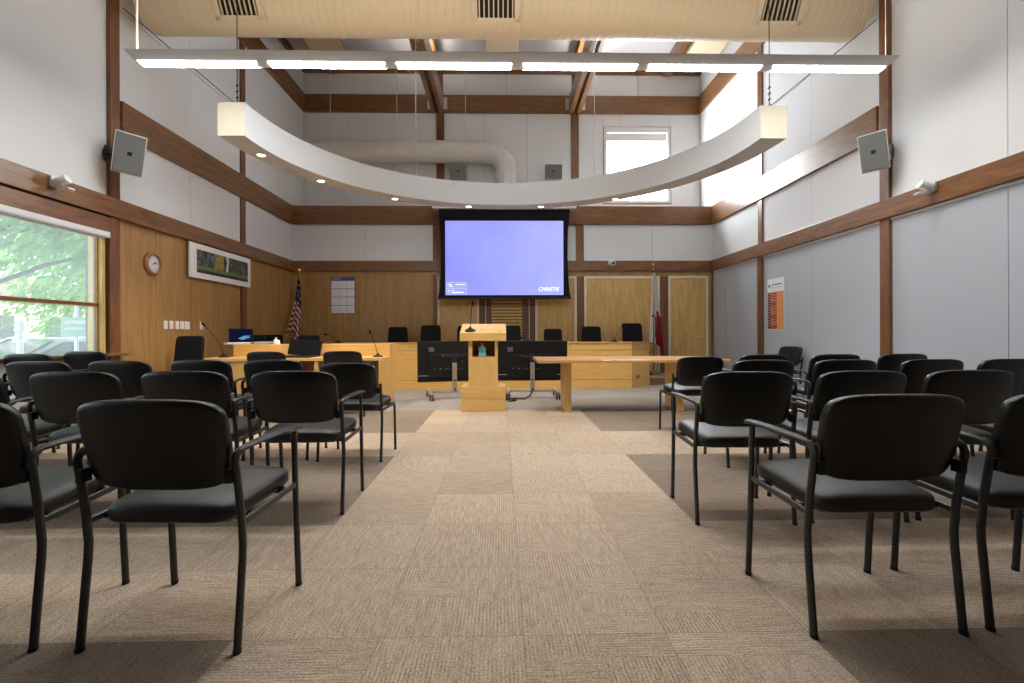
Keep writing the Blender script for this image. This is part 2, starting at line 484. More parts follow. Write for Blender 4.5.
structure(w.build('wall_rear', 'plum'))

# beams and posts, each a length of trim
TN = [0]
def trim(mat, b, bevel=.006):
    TN[0] += 1
    return structure(box('trim_%d' % TN[0], mat, b, bevel=bevel))
for (sx, xw) in ((1, XL), (-1, XR)):
    def xs(a, b): return tuple(sorted((xw + sx * a, xw + sx * b)))
    trim('trim_y', (*xs(-.01, .075), YR, YB + .01, 2.465, 2.692))                 # lower beam
    trim('trim_y', (*xs(-.01, .05), 6.02, YB - .04, 3.515, 3.925))                # middle beam
    trim('trim_y', (*xs(-.01, .05), 6.02, YU - .04, 6.33, 6.75))                  # high beam
    trim('trim_y', (*xs(-.01, .05), YR, YU, 7.27, ZC))
    for p in POSTS:
        if p > 9: continue
        trim('trim_z', (*xs(-.012, .045), p - .075, p + .075, 0, 2.465))
        if p != 8.83:
            trim('trim_z', (*xs(-.012, .045), p - .075, p + .075, 2.692, 7.27))
        else:
            trim('trim_z', (*xs(-.012, .028), p - .075, p + .075, 2.692, 3.515))
            trim('trim_z', (*xs(-.012, .028), p - .075, p + .075, 3.925, 6.33))
            trim('trim_z', (*xs(-.012, .028), p - .075, p + .075, 6.75, 7.27))
trim('trim_x', (XL + .08, XR - .08, YB - .075, YB + .01, 2.465, 2.692))
trim('trim_x', (XL + .05, XR - .05, YB - .05, YU, 3.515, 3.925))
trim('trim_x', (XL + .05, XR - .05, YU - .06, YU + .01, 6.33, 6.75))
trim('trim_x', (XL + .05, XR - .05, YU - .12, YU + .01, 7.27, ZC))
for x in (-1.455, 1.765):
    trim('trim_z', (x - .09, x + .09, YB - .03, YB + .01, 2.692, 3.515))
    trim('trim_z', (x - .095, x + .095, YU - .03, YU + .01, 3.925, 6.33))
    trim('trim_z', (x - .07, x + .07, YU - .03, YU + .01, 6.75, 7.27))
trim('trim_z', (-1.545, -1.455, YB - .03, YB + .01, 0, 2.40))
trim('veneer', (XL, XR, YB - .012, YB + .02, 2.345, 2.465), 0)
trim('trim_z', (1.69, 1.86, YB - .025, YB + .01, 0, 2.345))
trim('trim_z', (3.575, 3.77, YB - .025, YB + .01, 0, 2.345))
trim('veneer', (4.685, 4.75, YB - .02, YB + .01, 0, 2.345), 0)
trim('trim_z', (4.75, 4.80, YB - .04, YB + .01, 0, 2.465))
# slim white picture rail that hangs below the right beam
trim('whitemetal', (XR - .022, XR + .005, YR, YB - .05, 2.435, 2.462), .003)
# double rafters that run along the room under the ceiling, and the purlins above them
for x in (-1.52, 1.77):
    for d in (-.085, .085):
        trim('trim_y', (x + d - .05, x + d + .05, YR, YU - .055, 6.33, 6.75))
    for d in (-.19, .19):
        trim('silver', (x + d - .045, x + d + .045, YU - .085, YU - .055, 6.40, 6.68), .004)
for x in (-4.0, -1.52, 1.77, 3.95):
    trim('trim_y', (x - .10, x + .10, YR, YU - .10, 7.20, ZC))
for y in (9.0, 6.0, 3.0, 0.0):
    trim('trim_x', (XL + .06, XR - .06, y - .08, y + .08, 7.0, 7.2))

# centre of the back wall: plum panels, white strips and the louvred panel
for (x0, x1) in ((-.515, -.37), (-.36, -.24), (.465, .61), (.62, .75)):
    trim('plum', (x0, x1, YB - .012, YB + .02, 0, 2.345), 0)
for x in (-.365, .615):
    trim('frame', (x - .008, x + .008, YB - .016, YB, 0, 2.345), 0)
lv = MB()
lv.box(-.24, .465, YB + .005, YB + .028, 0, 2.345, 1)
for i in range(30):
    z = .16 + i * .072
    lv.prism([(YB - .022, z), (YB + .01, z + .012), (YB + .01, z + .05), (YB - .012, z + .05), (YB - .022, z + .038)], -.235, .46, 0, 'x')
tag(lv.build('louvre_panel', ['door_veneer', 'trim_x']), 'oak louvred panel in the back wall under the projection screen', 'louvre panel')

# doors in the back wall
def lever(parent, x, z, s):
    m = MB()
    m.lathe([(.026, 0), (.026, .008), (.011, .012), (.011, .05)], 14, T=Matrix.Translation((x, YB - .012, z)) @ Matrix.Rotation(PI / 2, 4, 'X'))
    m.tube([(x, YB - .058, z), (x + s * .05, YB - .06, z), (x + s * .12, YB - .056, z - .004)], .009, 8)
    m.build('door_handle', 'steel', parent)
def door(n, x0, x1, leaves, lev):
    m = MB()
    for b in ((x0, x0 + .05, 0, 2.345), (x1 - .05, x1, 0, 2.345), (x0 + .05, x1 - .05, 2.295, 2.345)):
        m.box(b[0], b[1], YB - .03, YB + .02, b[2], b[3])
    d = m.build('door_%d' % n, 'frame', None, .005); structure(d)
    wdt = (x1 - x0 - .10) / leaves
    for i in range(leaves):
        a = x0 + .05 + i * wdt
        box('door_leaf', 'door_veneer', (a + .003, a + wdt - .003, YB - .008, YB + .02, .17, 2.29), d, .002)
        h = MB()
        hx = a + .004 if i == 0 else a + wdt - .004
        for z in (.45, 1.2, 2.0):
            h.tube([(hx, YB - .014, z - .05), (hx, YB - .014, z + .05)], .008, 8)
        h.build('hinge', 'steel', d)
    for (x, z, s) in lev: lever(d, x, z, s)
    return d
door(1, -1.45, -.515, 1, [])
door(2, .75, 1.69, 1, [(.87, 1.12, 1)])
door(3, 1.86, 3.575, 2, [(2.80, 1.10, 1)])
door(4, 3.77, 4.685, 1, [(4.53, .97, -1)])

# left windows
def window(n, y0, y1):
    f = MB()
    f.box(XL - .16, XL + .012, y1 - .045, y1, ZS, ZH, 0); f.box(XL - .16, XL + .012, y0, y0 + .045, ZS, ZH, 0)
    f.box(XL - .16, XL + .012, y0 + .045, y1 - .045, ZH - .05, ZH, 0)
    f.box(XL - .085, XL - .035, y0 + .045, y1 - .045, 1.385, 1.43, 1)
    f.box(XL - .085, XL - .035, y0 + .045, y0 + .065, ZS, ZH - .05, 1); f.box(XL - .085, XL - .035, y1 - .065, y1 - .045, ZS, ZH - .05, 1)
    o = structure(f.build('window_%d' % n, ['door_veneer', 'trim_y'], None, .004))
    box('window_pane', 'glass', (XL - .063, XL - .057, y0 + .05, y1 - .05, ZS, ZH - .05), o)
    box('window_sill', 'trim_y', (XL - .14, XL + .11, y0 - .05, y1 + .24, ZS - .035, ZS), o, .006)
    box('window_head', 'trim_y', (XL - .02, XL + .05, y0 - .02, y1 + .02, 2.27, 2.445), o, .005)
    return o
window(1, *W1); window(2, *W2)
def shade(y0, y1, label):
    t = thing('roller_shade', label, 'roller shade', (XL + .035, (y0 + y1) / 2, 2.20))
    h = (y1 - y0) / 2
    m = MB(); m.prism([(-.04, 0), (.03, 0), (.04, .012), (.04, .065), (-.04, .065)], -h, h, 0, 'y'); m.build('cassette', 'whitemetal', t, .003)
    for e in (-h - .012, h):
        c = MB(); c.box(-.045, .045, e, e + .012, -.004, .07); c.build('end_cap', 'whitemetal', t, .003)
    b = MB(); b.tube([(-.02, -h + .02, -.012), (-.02, h - .02, -.012)], (.008, .012), 10); b.build('hem_bar', 'whitemetal', t)
shade(W1[0] + .03, W1[1] - .02, 'white roller shade rolled up over the window with the trees')

# high window in the back wall, its pane bright with sky
f = MB()
for b in ((WX0, WX0 + .07, WZ0, WZ1), (WX1 - .07, WX1, WZ0, WZ1), (WX0 + .07, WX1 - .07, WZ1 - .12, WZ1), (WX0 + .07, WX1 - .07, WZ0, WZ0 + .07)):
    f.box(b[0], b[1], YU - .012, YU + .16, b[2], b[3])
hw = structure(f.build('window_3', 'whitemetal', None, .005))
box('window_pane', 'daypane', (WX0 + .07, WX1 - .07, YU + .10, YU + .11, WZ0 + .07, WZ1 - .12), hw)
t = thing('roller_shade', 'white roller shade box at the top of the high bright window', 'roller shade', ((WX0 + WX1) / 2, YU + .06, 5.70))
hh = (WX1 - WX0) / 2 - .10
c = MB(); c.prism([(-.03, 0), (.03, 0), (.03, .19), (-.02, .19), (-.03, .17)], -hh, hh, 0, 'x'); c.build('cassette', 'whitemetal', t, .004)
for e in (-hh - .02, hh):
    c = MB(); c.box(e, e + .02, -.035, .035, -.01, .2); c.build('end_cap', 'silver', t, .003)
c = MB(); c.tube([(hh - .02, -.03, 0), (hh - .02, -.03, -.75)], .006, 6); c.build('pull_cord', 'silver', t)

# unseen glowing panels added under the ceiling to light the room from above
def overhead_fill(n, x0, x1, y0, y1, k):
    m = MB()
    for b in ((x0, x0 + .08, y0, y1), (x1 - .08, x1, y0, y1), (x0, x1, y0, y0 + .08), (x0, x1, y1 - .08, y1)):
        m.box(b[0], b[1], b[2], b[3], 7.36, ZC)
    o = structure(m.build('window_%d' % n, 'whitemetal'))  # frame of an added light panel, only numbered on from the windows
    box('window_pane', emit('overhead_fill_pane', (.84, .92, 1), k), (x0 + .08, x1 - .08, y0 + .08, y1 - .08, 7.42, 7.44), o)  # glowing pane added as overhead fill, out of view
overhead_fill(4, 2.05, 3.75, 6.3, 8.7, 2.6)
overhead_fill(5, -1.2, 1.5, 3.3, 5.7, 9)

# platform behind the dais
m = MB()
m.prism([(XL, 9.95), (-4.0, 9.80), (-3.5, 9.35), (2.5, 9.35), (3.0, 9.80), (XR, 9.80), (XR, YB), (XL, YB)], 0, .16, 0)
m.prism([(3.0, 9.788), (XR, 9.788), (XR, 9.81), (3.0, 9.81)], 0.002, .15, 1)
structure(m.build('floor_platform', ['carpet', 'trim_x'], None, .004))

# ------------------------------------------------------------------ overhead: ring, ducts, lights
RC, RI, RO, RZ0, RZ1 = (.05, 5.62), 3.0, 3.31, 3.343, 3.729
def arc(r, n=72): return [(RC[0] + r * math.cos(PI * i / n), RC[1] + r * .985 * math.sin(PI * i / n)) for i in range(n + 1)]
ring = thing('ring_soffit', 'white half-ring soffit hung over the room with small downlights', 'ceiling canopy', (RC[0], 8.7, RZ0))
ring_off = Vector((-RC[0], -8.7, -RZ0))
def local(mb, off):
    mb.v = [tuple(Vector(v) + off) for v in mb.v]; return mb
m = MB(); A, B = arc(RI), arc(RO); n = len(A)
for k in range(n - 1):
    vs = [(*A[k], RZ0), (*A[k + 1], RZ0), (*B[k + 1], RZ0), (*B[k], RZ0), (*A[k], RZ1), (*A[k + 1], RZ1), (*B[k + 1], RZ1), (*B[k], RZ1)]
    m.add(vs, [(0, 1, 2, 3), (4, 7, 6, 5)], 0); m.add(vs, [(0, 4, 5, 1), (3, 2, 6, 7)], 0, True)
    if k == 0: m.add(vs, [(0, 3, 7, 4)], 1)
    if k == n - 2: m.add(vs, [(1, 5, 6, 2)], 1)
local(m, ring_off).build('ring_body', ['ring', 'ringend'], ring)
lampspots = [(-3.06, 6.22), (-2.69, 7.26), (-1.80, 8.20), (-.59, 8.69), (.71, 8.69), (1.94, 8.19)]
for (x, y) in lampspots:
    d = MB(); d.lathe([(.045, .002), (.066, .002), (.070, -.006), (.052, -.008), (.045, -.002)], 24, T=Matrix.Translation((x, y, RZ0)) @ Matrix.Translation(ring_off))
    dl = d.build('downlight', 'whitemetal', ring)
    e = MB(); e.lathe([(.0, -.0045), (.05, -.0045), (.05, -.001)], 24, T=Matrix.Translation((x, y, RZ0)) @ Matrix.Translation(ring_off)); e.build('lamp', 'lamp', dl)
for (x, y) in ((-2.93, 6.78), (3.07, 6.72)):
    d = MB(); d.lathe([(0, -.004), (.055, -.004), (.064, -.007), (.070, -.004), (.070, .001)], 24, T=Matrix.Translation((x, y, RZ0)) @ Matrix.Translation(ring_off))
    d.build('dark_downlight', 'silver', ring)['label'] = 'unlit grey downlight'
for (x, y, g) in ((-3.10, 5.74, (-4.62, 6.0, 5.05)), (3.20, 5.70, (4.74, 6.0, 5.0)), (-1.48, 8.40, None), (1.62, 8.36, None)):
    zt = 7.2
    m = MB(); m.tube([(x, y, RZ1), (x, y, zt)], .006, 6)
    for dz in (.03, .10, .17, .24): m.tube([(x - .012, y, RZ1 + dz), (x + .012, y, RZ1 + dz + .02)], .011, 6)
    local(m, ring_off).build('hanger_wire', 'blackmetal' if g else 'silver', ring)
    if g:
        m = MB(); m.tube([(x, y, RZ1 + .02), g], .005, 6); local(m, ring_off).build('stay_wire', 'blackmetal', ring)

# main duct across the room
duct = thing('air_duct', 'large round cream spiral air duct running across the top', 'duct', (0.1, 6.26, 5.295))
m = MB(); N = 40
DR = .37
m.tube([(-4.56, 0, 0)] + [(-4.5 + i * .5, 0, 0) for i in range(19)] + [(4.56, 0, 0)], DR, N, ref=(0, 1, 0))
m.build('duct_body', 'duct', duct)
for x in (-4.45, -2.2, 0, 2.2, 4.45):
    m = MB(); m.tube([(x - .02, 0, 0), (x + .02, 0, 0)], DR + .008, N, ref=(0, 1, 0)); m.build('joint_band', 'duct', duct)
for x in (-2.2, 2.2):
    m = MB(); m.tube([(x, 0, DR), (x, 0, 1.9)], .008, 6); m.build('hanger_rod', 'silver', duct)
for x, lab in ((-3.30, 0), (-.16, 0), (3.38, 0)):
    T = Matrix.Translation((x, 0, 0)) @ Matrix.Rotation(math.radians(31), 4, 'X')
    m = MB()
    hw_, hh_ = .29, .19
    y0 = -DR - .03
    for b in ((-hw_, hw_, hh_ - .05, hh_), (-hw_, hw_, -hh_, -hh_ + .05), (-hw_, -hw_ + .06, -hh_, hh_), (hw_ - .06, hw_, -hh_, hh_)):
        m.box(b[0], b[1], y0 - .012, y0 + .12, b[2], b[3], 0, T=T)
    gv = m.build('air_grille', 'duct', duct, .004)
    m = MB(); m.box(-hw_ + .05, hw_ - .05, y0 + .02, y0 + .03, -hh_ + .04, hh_ - .04, 0, T=T); m.build('grille_void', 'darkvent', gv)
    m = MB()
    for i in range(8):
        xx = -hw_ + .085 + i * (2 * hw_ - .17) / 7
        m.box(xx - .007, xx + .007, y0 - .004, y0 + .02, -hh_ + .05, hh_ - .05, 0, T=T)
    m.build('grille_blade', 'duct', gv)

# smaller duct with an elbow that drops onto the ledge at the back
duct2 = thing('air_duct', 'white spiral air duct on the back ledge that bends down at its right end', 'duct', (0, 11.25, 5.285))
path = [(-4.64, 0, 0)] + [(-4.5 + i * .3, 0, 0) for i in range(14)] + [(-.36 + .47 * math.sin(a), 0, -.47 + .47 * math.cos(a)) for a in [PI / 2 * k / 5 for k in range(6)]] + [(.11, 0, -.8), (.11, 0, -1.36)]
m = MB(); m.tube(path, .252, 32, ref=(0, 1, 0)); m.build('duct_body', 'duct2', duct2)
m = MB()
for a in [PI / 2 * k / 5 for k in range(0, 6)]:
    c = Vector((-.36 + .47 * math.sin(a), 0, -.47 + .47 * math.cos(a))); d = Vector((math.cos(a), 0, -math.sin(a)))
    m.tube([c - d * .008, c + d * .008], .258, 32, ref=(0, 1, 0))
m.build('elbow_seam', 'duct2', duct2)
for x in (-3.95, -2.42, -.83):
    m = MB(); m.tube([(x, 0, .25), (x, 0, 1.92)], .007, 6); m.build('hanger_wire', 'whitemetal', duct2)

# linear pendant lights
def pendant(loc, label, n=6, cab=(-3.80, 3.80)):
    t = thing('pendant_light', label, 'pendant light', loc)
    L = 3.84
    hb = MB()
    # wing-shaped housing, wide at the top, cut slanting at its ends
    sec = [(-.135, .112), (-.13, .104), (-.058, .046), (-.022, .024), (.022, .024), (.058, .046), (.13, .104), (.135, .112)]
    vs = []
    for (x, k) in ((-L, 1), (L, 1)):
        for (y, z) in sec:
            vs.append((math.copysign(L - .10 * (.112 - z) / .112, x), y, z))
    q = len(sec)
    hb.add(vs, [(i, i + 1, q + i + 1, q + i) for i in range(q - 1)] + [(q - 1, 0, q, 2 * q - 1)] + [tuple(range(q))[::-1], tuple(range(q, 2 * q))], 0)
    hb.build('housing', 'whitemetal', t)
    pitch = 7.62 / n
    for i in range(n):
        a = -3.81 + i * pitch + .055; b = a + pitch - .11
        m = MB()
        for g in (-1, 1):
            m.add([(a, g * .056, .042), (b, g * .056, .042), (b - .02, g * .023, .020), (a + .02, g * .023, .020)], [(0, 1, 2, 3)])
        m.add([(a + .02, -.023, .020), (b - .02, -.023, .020), (b - .02, .023, .020), (a + .02, .023, .020)], [(3, 2, 1, 0)])
        m.build('lamp_strip', 'tube', t)
        m = MB(); m.box(a, b, -.10, .10, .113, .118); m.build('uplight_strip', 'uptube', t)
    for x in cab:
        m = MB(); m.tube([(x, 0, .11), (x, 0, 3.3)], .011 if x < 0 else .003, 8); m.build('hanger_stem', 'whitemetal', t)
    return t
pendant((.165, 4.9, 3.722), 'long white pendant light bar with six lit strips below the cream duct')

# acoustic boards under the ceiling
for x, lab in ((-3.62, 'beige board under the ceiling nearest the left wall'), (.02, 'beige board under the ceiling in the middle'), (4.3, 'beige board under the ceiling nearest the right wall')):
    m = MB(); m.box(-.34, .34, -.6, .6, 0, .05)
    b = m.build('acoustic_board', 'beige', None, .01); b.location = (x, 10.25, 6.98)
    tag(b, lab, 'acoustic board', 'beige acoustic boards under the ceiling')
    m = MB()
    for (u, v) in ((-.25, -.5), (.25, -.5), (-.25, .5), (.25, .5)): m.tube([(u, v, .05), (u, v, .47)], .006, 6)
    m.build('hanger_wire', 'silver', b)
for x, lab in ((-1.62, 'small white uplight on the left double rafter'), (1.92, 'small white uplight on the right double rafter')):
    t = thing('rafter_uplight', lab, 'uplight', (x, 10.3, 6.76))
    m = MB(); m.prism([(-.09, .06), (-.04, 0), (.04, 0), (.09, .06), (.08, .1), (-.08, .1)], -.3, .3, 0, 'y'); m.build('housing', 'whitemetal', t, .004)
    m = MB(); m.box(-.06, .06, -.27, .27, .1, .104); m.build('lamp_strip', 'tube', t)

# ------------------------------------------------------------------ things on the walls
def wall_speaker(loc, rz, pitch, label, w=.35, h=.49, group='grey wall loudspeakers'):
    t = thing('wall_speaker', label, 'loudspeaker', loc, 0, group)
    T = Matrix.Rotation(rz, 4, 'Z') @ Matrix.Rotation(pitch, 4, 'X') @ Matrix.Rotation(math.copysign(.07, rz) if rz else 0, 4, 'Y')
    m = MB()
    a = [(-w / 2, -.11), (w / 2, -.11), (w / 2 - .05, .12), (-w / 2 + .05, .12)]
    m.prism(a, -h / 2, h / 2, 0); m.v = [tuple(T @ Vector(v)) for v in m.v]
    m.build('cabinet', 'speakerbox', t, .012)
    m = MB(); m.box(-w / 2 + .012, w / 2 - .012, -.122, -.10, -h / 2 + .012, h / 2 - .012, 0, T=T); g = m.build('grille', 'speaker', t, .008)
    m = MB(); m.box(-.022, .022, -.126, -.12, -.022, .022, 0, T=T); m.build('badge', 'blackplastic', g)
    return t, T
t, T = wall_speaker((-4.355, 5.72, 3.165), math.radians(46), math.radians(15), 'grey loudspeaker on the left wall post', .30, .46)
m = MB(); m.tube([T @ Vector((-.02, .12, .03)), (-.12, .06, .03), (-.285, .10, .03)], .02, 8); m.box(-.30, -.285, .04, .16, -.06, .12); m.build('bracket', 'blackmetal', t)
t, T = wall_speaker((4.49, 5.72, 3.225), math.radians(-44), math.radians(15), 'grey loudspeaker on the right wall post', .29, .44)
m = MB(); m.tube([T @ Vector((.02, .12, .03)), (.14, .08, .03), (.27, .12, .03)], .02, 8); m.box(.262, .277, .06, .18, -.06, .12); m.build('bracket', 'blackmetal', t)
for x, lab in ((-1.0, 'small grey loudspeaker above the ledge left of the duct elbow'), (1.21, 'small grey loudspeaker above the ledge right of the duct elbow')):
    t, T = wall_speaker((x, 11.30, 4.84), 0, math.radians(12), lab, .42, .34)
    m = MB(); m.tube([T @ Vector((0, .12, 0)), (0, .285, -.02)], .02, 8); m.box(-.06, .06, .262, .277, -.09, .06); m.build('bracket', 'blackmetal', t)

def spot(loc, s, label):
    """white floodlight with tilting can and flat arm, on a beam; s = +1 looks away from the left wall"""
    t = thing('spotlight', label, 'spotlight', loc, 0, 'white spotlights on the side beams')
    t.scale = (.75,) * 3
    box('mounting_plate', 'whitemetal', (-.01, .03, -.06, .06, -.07, .07) if s > 0 else (-.03, .01, -.06, .06, -.07, .07), t, .006)
    m = MB(); m.prism([(s * .03, -.05), (s * .03, -.09), (s * .24, -.12), (s * .26, -.10), (s * .24, -.08)], -.05, .05, 0, 'y'); m.build('arm', 'whitemetal', t, .006)
    R = Matrix.Translation((s * .14, -.02, .01)) @ Matrix.Rotation(s * math.radians(70), 4, 'Y')
    m = MB(); m.lathe([(.03, -.09), (.06, -.085), (.066, .08), (.060, .09), (.05, .08)], 20, T=R); h = m.build('lamp_can', 'whitemetal', t)
    m = MB(); m.lathe([(0, .072), (.055, .072)], 20, T=R); m.build('lens', 'steel', h)
    m = MB(); m.tube([(s * .10, 0, -.07), (s * .14, -.02, .0)], .015, 8); m.build('yoke', 'blackmetal', t)
spot((XL + .085, 5.06, 2.63), 1, 'white spotlight on the left beam above the window')
spot((XR - .085, 5.18, 2.64), -1, 'white spotlight on the right beam above the grey panels')
t = thing('security_camera', 'small white camera on the beam right of the projection screen', 'security camera', (2.45, YB - .075, 2.645))
box('mounting_plate', 'whitemetal', (-.05, .05, -.012, .0, -.06, .06), t, .004)
m = MB(); m.tube([(0, -.01, .02), (0, -.07, .0)], .018, 10); m.build('arm', 'whitemetal', t)
m = MB(); m.tube([(0, -.04, .0), (0.03, -.16, -.03)], .05, 16, ref=(1, 0, 0)); cb = m.build('camera_body', 'whitemetal', t)
m = MB(); m.tube([(.0295, -.158, -.0295), (.031, -.165, -.0315)], .034, 14); m.build('lens', 'screenblack', cb)

# clock
t = thing('wall_clock', 'round wooden wall clock with white face on the left panelling', 'clock', (XL, 6.57, 2.005))
T = Matrix.Rotation(PI / 2, 4, 'Y')
m = MB(); m.lathe([(.112, .02), (.118, .045), (.135, .05), (.155, .035), (.16, .0), (.112, .0)], 40, T=T); m.build('rim', 'ply', t)
m = MB(); m.lathe([(.115, .004), (.115, .022), (0, .022)], 40, T=T); cf = m.build('clock_face', 'clockface', t)
m = MB()
for k in range(12):
    R = Matrix.Rotation(PI / 2, 4, 'Y') @ Matrix.Rotation(2 * PI * k / 12, 4, 'Z')
    m.box(.085, .103, -.004, .004, .022, .0245, 0, T=R)
m.build('hour_mark', 'blackplastic', cf)
for (nm, a, l, wd) in (('hour_hand', 62, .06, .005), ('minute_hand', 80, .09, .0035)):
    R = Matrix.Rotation(math.radians(a), 4, 'X')
    m = MB(); m.box(.0245, .027, -wd, wd, -.015, l, 0, T=Matrix.Rotation(-math.radians(a), 4, 'X')); m.build(nm, 'blackplastic', cf)
# framed photograph
t = thing('framed_photograph', 'long white framed landscape photograph of trees on the left wall', 'picture', (XL, 8.11, 2.18))
m = MB(); m.box(.046, .075, -.86, .86, -.262, .262); m.build('picture_frame', 'paper', t, .004)
m = MB(); m.box(.075, .078, -.70, .76, -.175, .175); m.build('print', 'photo', t)
# switches
swy = [6.83, 6.945, 7.07, 7.175, 7.29, 7.63]
swl = ['white switch plate nearest the window, first of the row', 'white switch plate, second of the row from the window', 'white switch plate in the middle of the row of five', 'white switch plate, fourth of the row from the window', 'wider white switch plate at the far end of the row', 'single white switch plate under the framed photograph']
for y, lab in zip(swy, swl):
    t = thing('light_switch', lab, 'light switch', (XL, y, 1.195), 0, 'switch plates on the left panelling')
    wd = .058 if y == 7.29 else .038
    box('cover_plate', 'paper', (.0, .008, -wd, wd, -.058, .058), t, .003)
    m = MB()
    for c in ((-.023, .023) if y == 7.29 else (0,)):
        m.prism([(-.03, .008), (.03, .008), (.03, .014), (-.03, .010)], c - .014, c + .014, 0, 'y')
        m.v = [(v[2] if False else v[0], v[1], v[2]) for v in m.v]
    # rockers stand upright on the plate
    r = MB()
    for c in ((-.023, .023) if y == 7.29 else (0,)):
        r.box(.008, .013, c - .014, c + .014, -.03, .03)
    r.build('rocker', 'whitemetal', t, .002)
# calendar
t = thing('wall_calendar', 'year calendar with blue heading on the back wall by the dark flag', 'calendar', (-3.555, YB, 1.925))
m = MB(); m.box(-.265, .265, -.006, 0, -.41, .41); m.build('sheet', 'lilac', t)
m = MB(); m.box(-.262, .262, -.009, -.006, .335, .408); hd = m.build('heading_band', 'navy', t)
m = MB(); m.box(-.245, -.05, -.011, -.009, .36, .385); m.build('heading_lettering', 'greyprint', hd)
m = MB()
for r in range(4):
    for c in range(3):
        x0 = -.255 + c * .172; z1 = .325 - r * .184
        m.box(x0, x0 + .164, -.008, -.006, z1 - .168, z1, 0)
        for k in range(5): m.box(x0 + .02, x0 + .145, -.0088, -.008, z1 - .035 - k * .025, z1 - .031 - k * .025, 1)
m.build('month_grid', ['paper', 'greyprint'], t)
# poster on the right wall
t = thing('wall_poster', 'tall orange and maroon poster with white heading on the grey right wall', 'poster', (XR, 8.37, 1.56))
m = MB(); m.box(-.004, 0, -.255, .255, -.45, .45); m.build('sheet', 'paper', t)
m = MB()
m.box(-.006, -.004, .155, .245, -.435, .215, 0); m.box(-.006, -.004, -.045, .15, -.435, .215, 1); m.box(-.006, -.004, -.245, -.05, -.435, .215, 2)
rr = random.Random(2)
for k in range(13):
    z = .18 - k * .047
    m.box(-.0075, -.006, -.03, .13 - rr.random() * .05, z, z + .012, 3 if k % 4 == 3 else 4)
    m.box(-.0075, -.006, -.23, -.07 - rr.random() * .04, z, z + .010, 5)
    m.box(-.0075, -.006, .17, .225, z - .005, z + .012, 6)
for z in (.02, -.20, -.39): m.box(-.007, -.006, -.045, .15, z - .05, z + .02, 3)
m.build('printed_columns', ['maroon', 'coral', 'orange', 'rust', 'maroon', 'coral', 'greyprint'], t)
m = MB(); m.box(-.006, -.004, -.2, .12, .335, .352, 0); m.box(-.006, -.004, -.2, .16, .29, .298, 1); m.lathe([(0, 0), (.028, 0), (.028, .003)], 14, 0, T=Matrix.Translation((-.004, .195, .33)) @ Matrix.Rotation(-PI / 2, 4, 'Y')); m.build('heading_lettering', ['navy', 'greyprint'], t)

# projection screen
PS = 10.5
t = thing('projection_screen', 'lowered projection screen with glowing blue-violet image and black border', 'projection screen', (.06, PS, 1.83))
m = MB(); m.box(-1.56, 1.56, -.08, .10, 1.93, 2.09); m.build('screen_case', 'silver', t, .01)
for x in (-1.2, 1.2):
    box('mount_bracket', 'silver', (x - .04, x + .04, .09, YB - .05 - PS, 1.97, 2.05), t, .004)
m = MB(); K = 24
vs = []
for i in range(K + 1):
    s = i / K; z = .02 + s * 1.93
    hw2 = 1.375 + .055 * (2 * s - 1) ** 2 - (.0 if s < .5 else 0) + (.02 if s < .02 else 0)
    for y in (0, .004): vs += [(-hw2, y, z), (hw2, y, z)]
fs = []
for i in range(K):
    a, b = i * 4, (i + 1) * 4
    fs += [(a, a + 1, b + 1, b), (a + 2, b + 2, b + 3, a + 3), (a, b, b + 2, a + 2), (a + 1, a + 3, b + 3, b + 1)]
m.add(vs, fs); m.add(vs, [(0, 2, 3, 1), (K * 4, K * 4 + 1, K * 4 + 3, K * 4 + 2)]); m.build('screen_fabric', 'blackcloth', t)
m = MB(); m.box(-1.283, 1.283, -.004, -.001, .066, 1.68); im = m.build('projected_image', 'image', t)
m = MB(); m.tube([(-1.45, 0, 0), (1.45, 0, 0)], (.024, .02), 12, ref=(0, 0, 1)); m.build('bottom_bar', 'blackmetal', t)
text('projected_lettering', 'CHRISTIE', .118, 'imagewhite', (.955, -.007, .19), (PI / 2, 0, 0), im, .25, .0035, .92)
m = MB()
x0, x1, z0, z1 = -1.262, -.82, .09, .345
m.box(x0, x1, -.0055, -.004, z0, z1, 0)
for b in ((x0, x1, z0, z0 + .009), (x0, x1, z1 - .009, z1), (x0, x0 + .007, z0, z1), (x1 - .007, x1, z0, z1), (x0, x1, .213, .221)): m.box(b[0], b[1], -.007, -.0055, b[2], b[3], 1)
for b in ((x0 + .03, x0 + .12, .288, .305), (x0 + .06, x0 + .14, .25, .27), (x0 + .20, x1 - .03, .288, .305), (x0 + .03, x0 + .09, .145, .165), (x0 + .12, x0 + .17, .165, .182), (x0 + .12, x1 - .07, .115, .138)): m.box(b[0], b[1], -.0075, -.0055, b[2], b[3], 2)
m.build('projected_panel', ['imagebox', 'imagepale', 'imagewhite'], im)

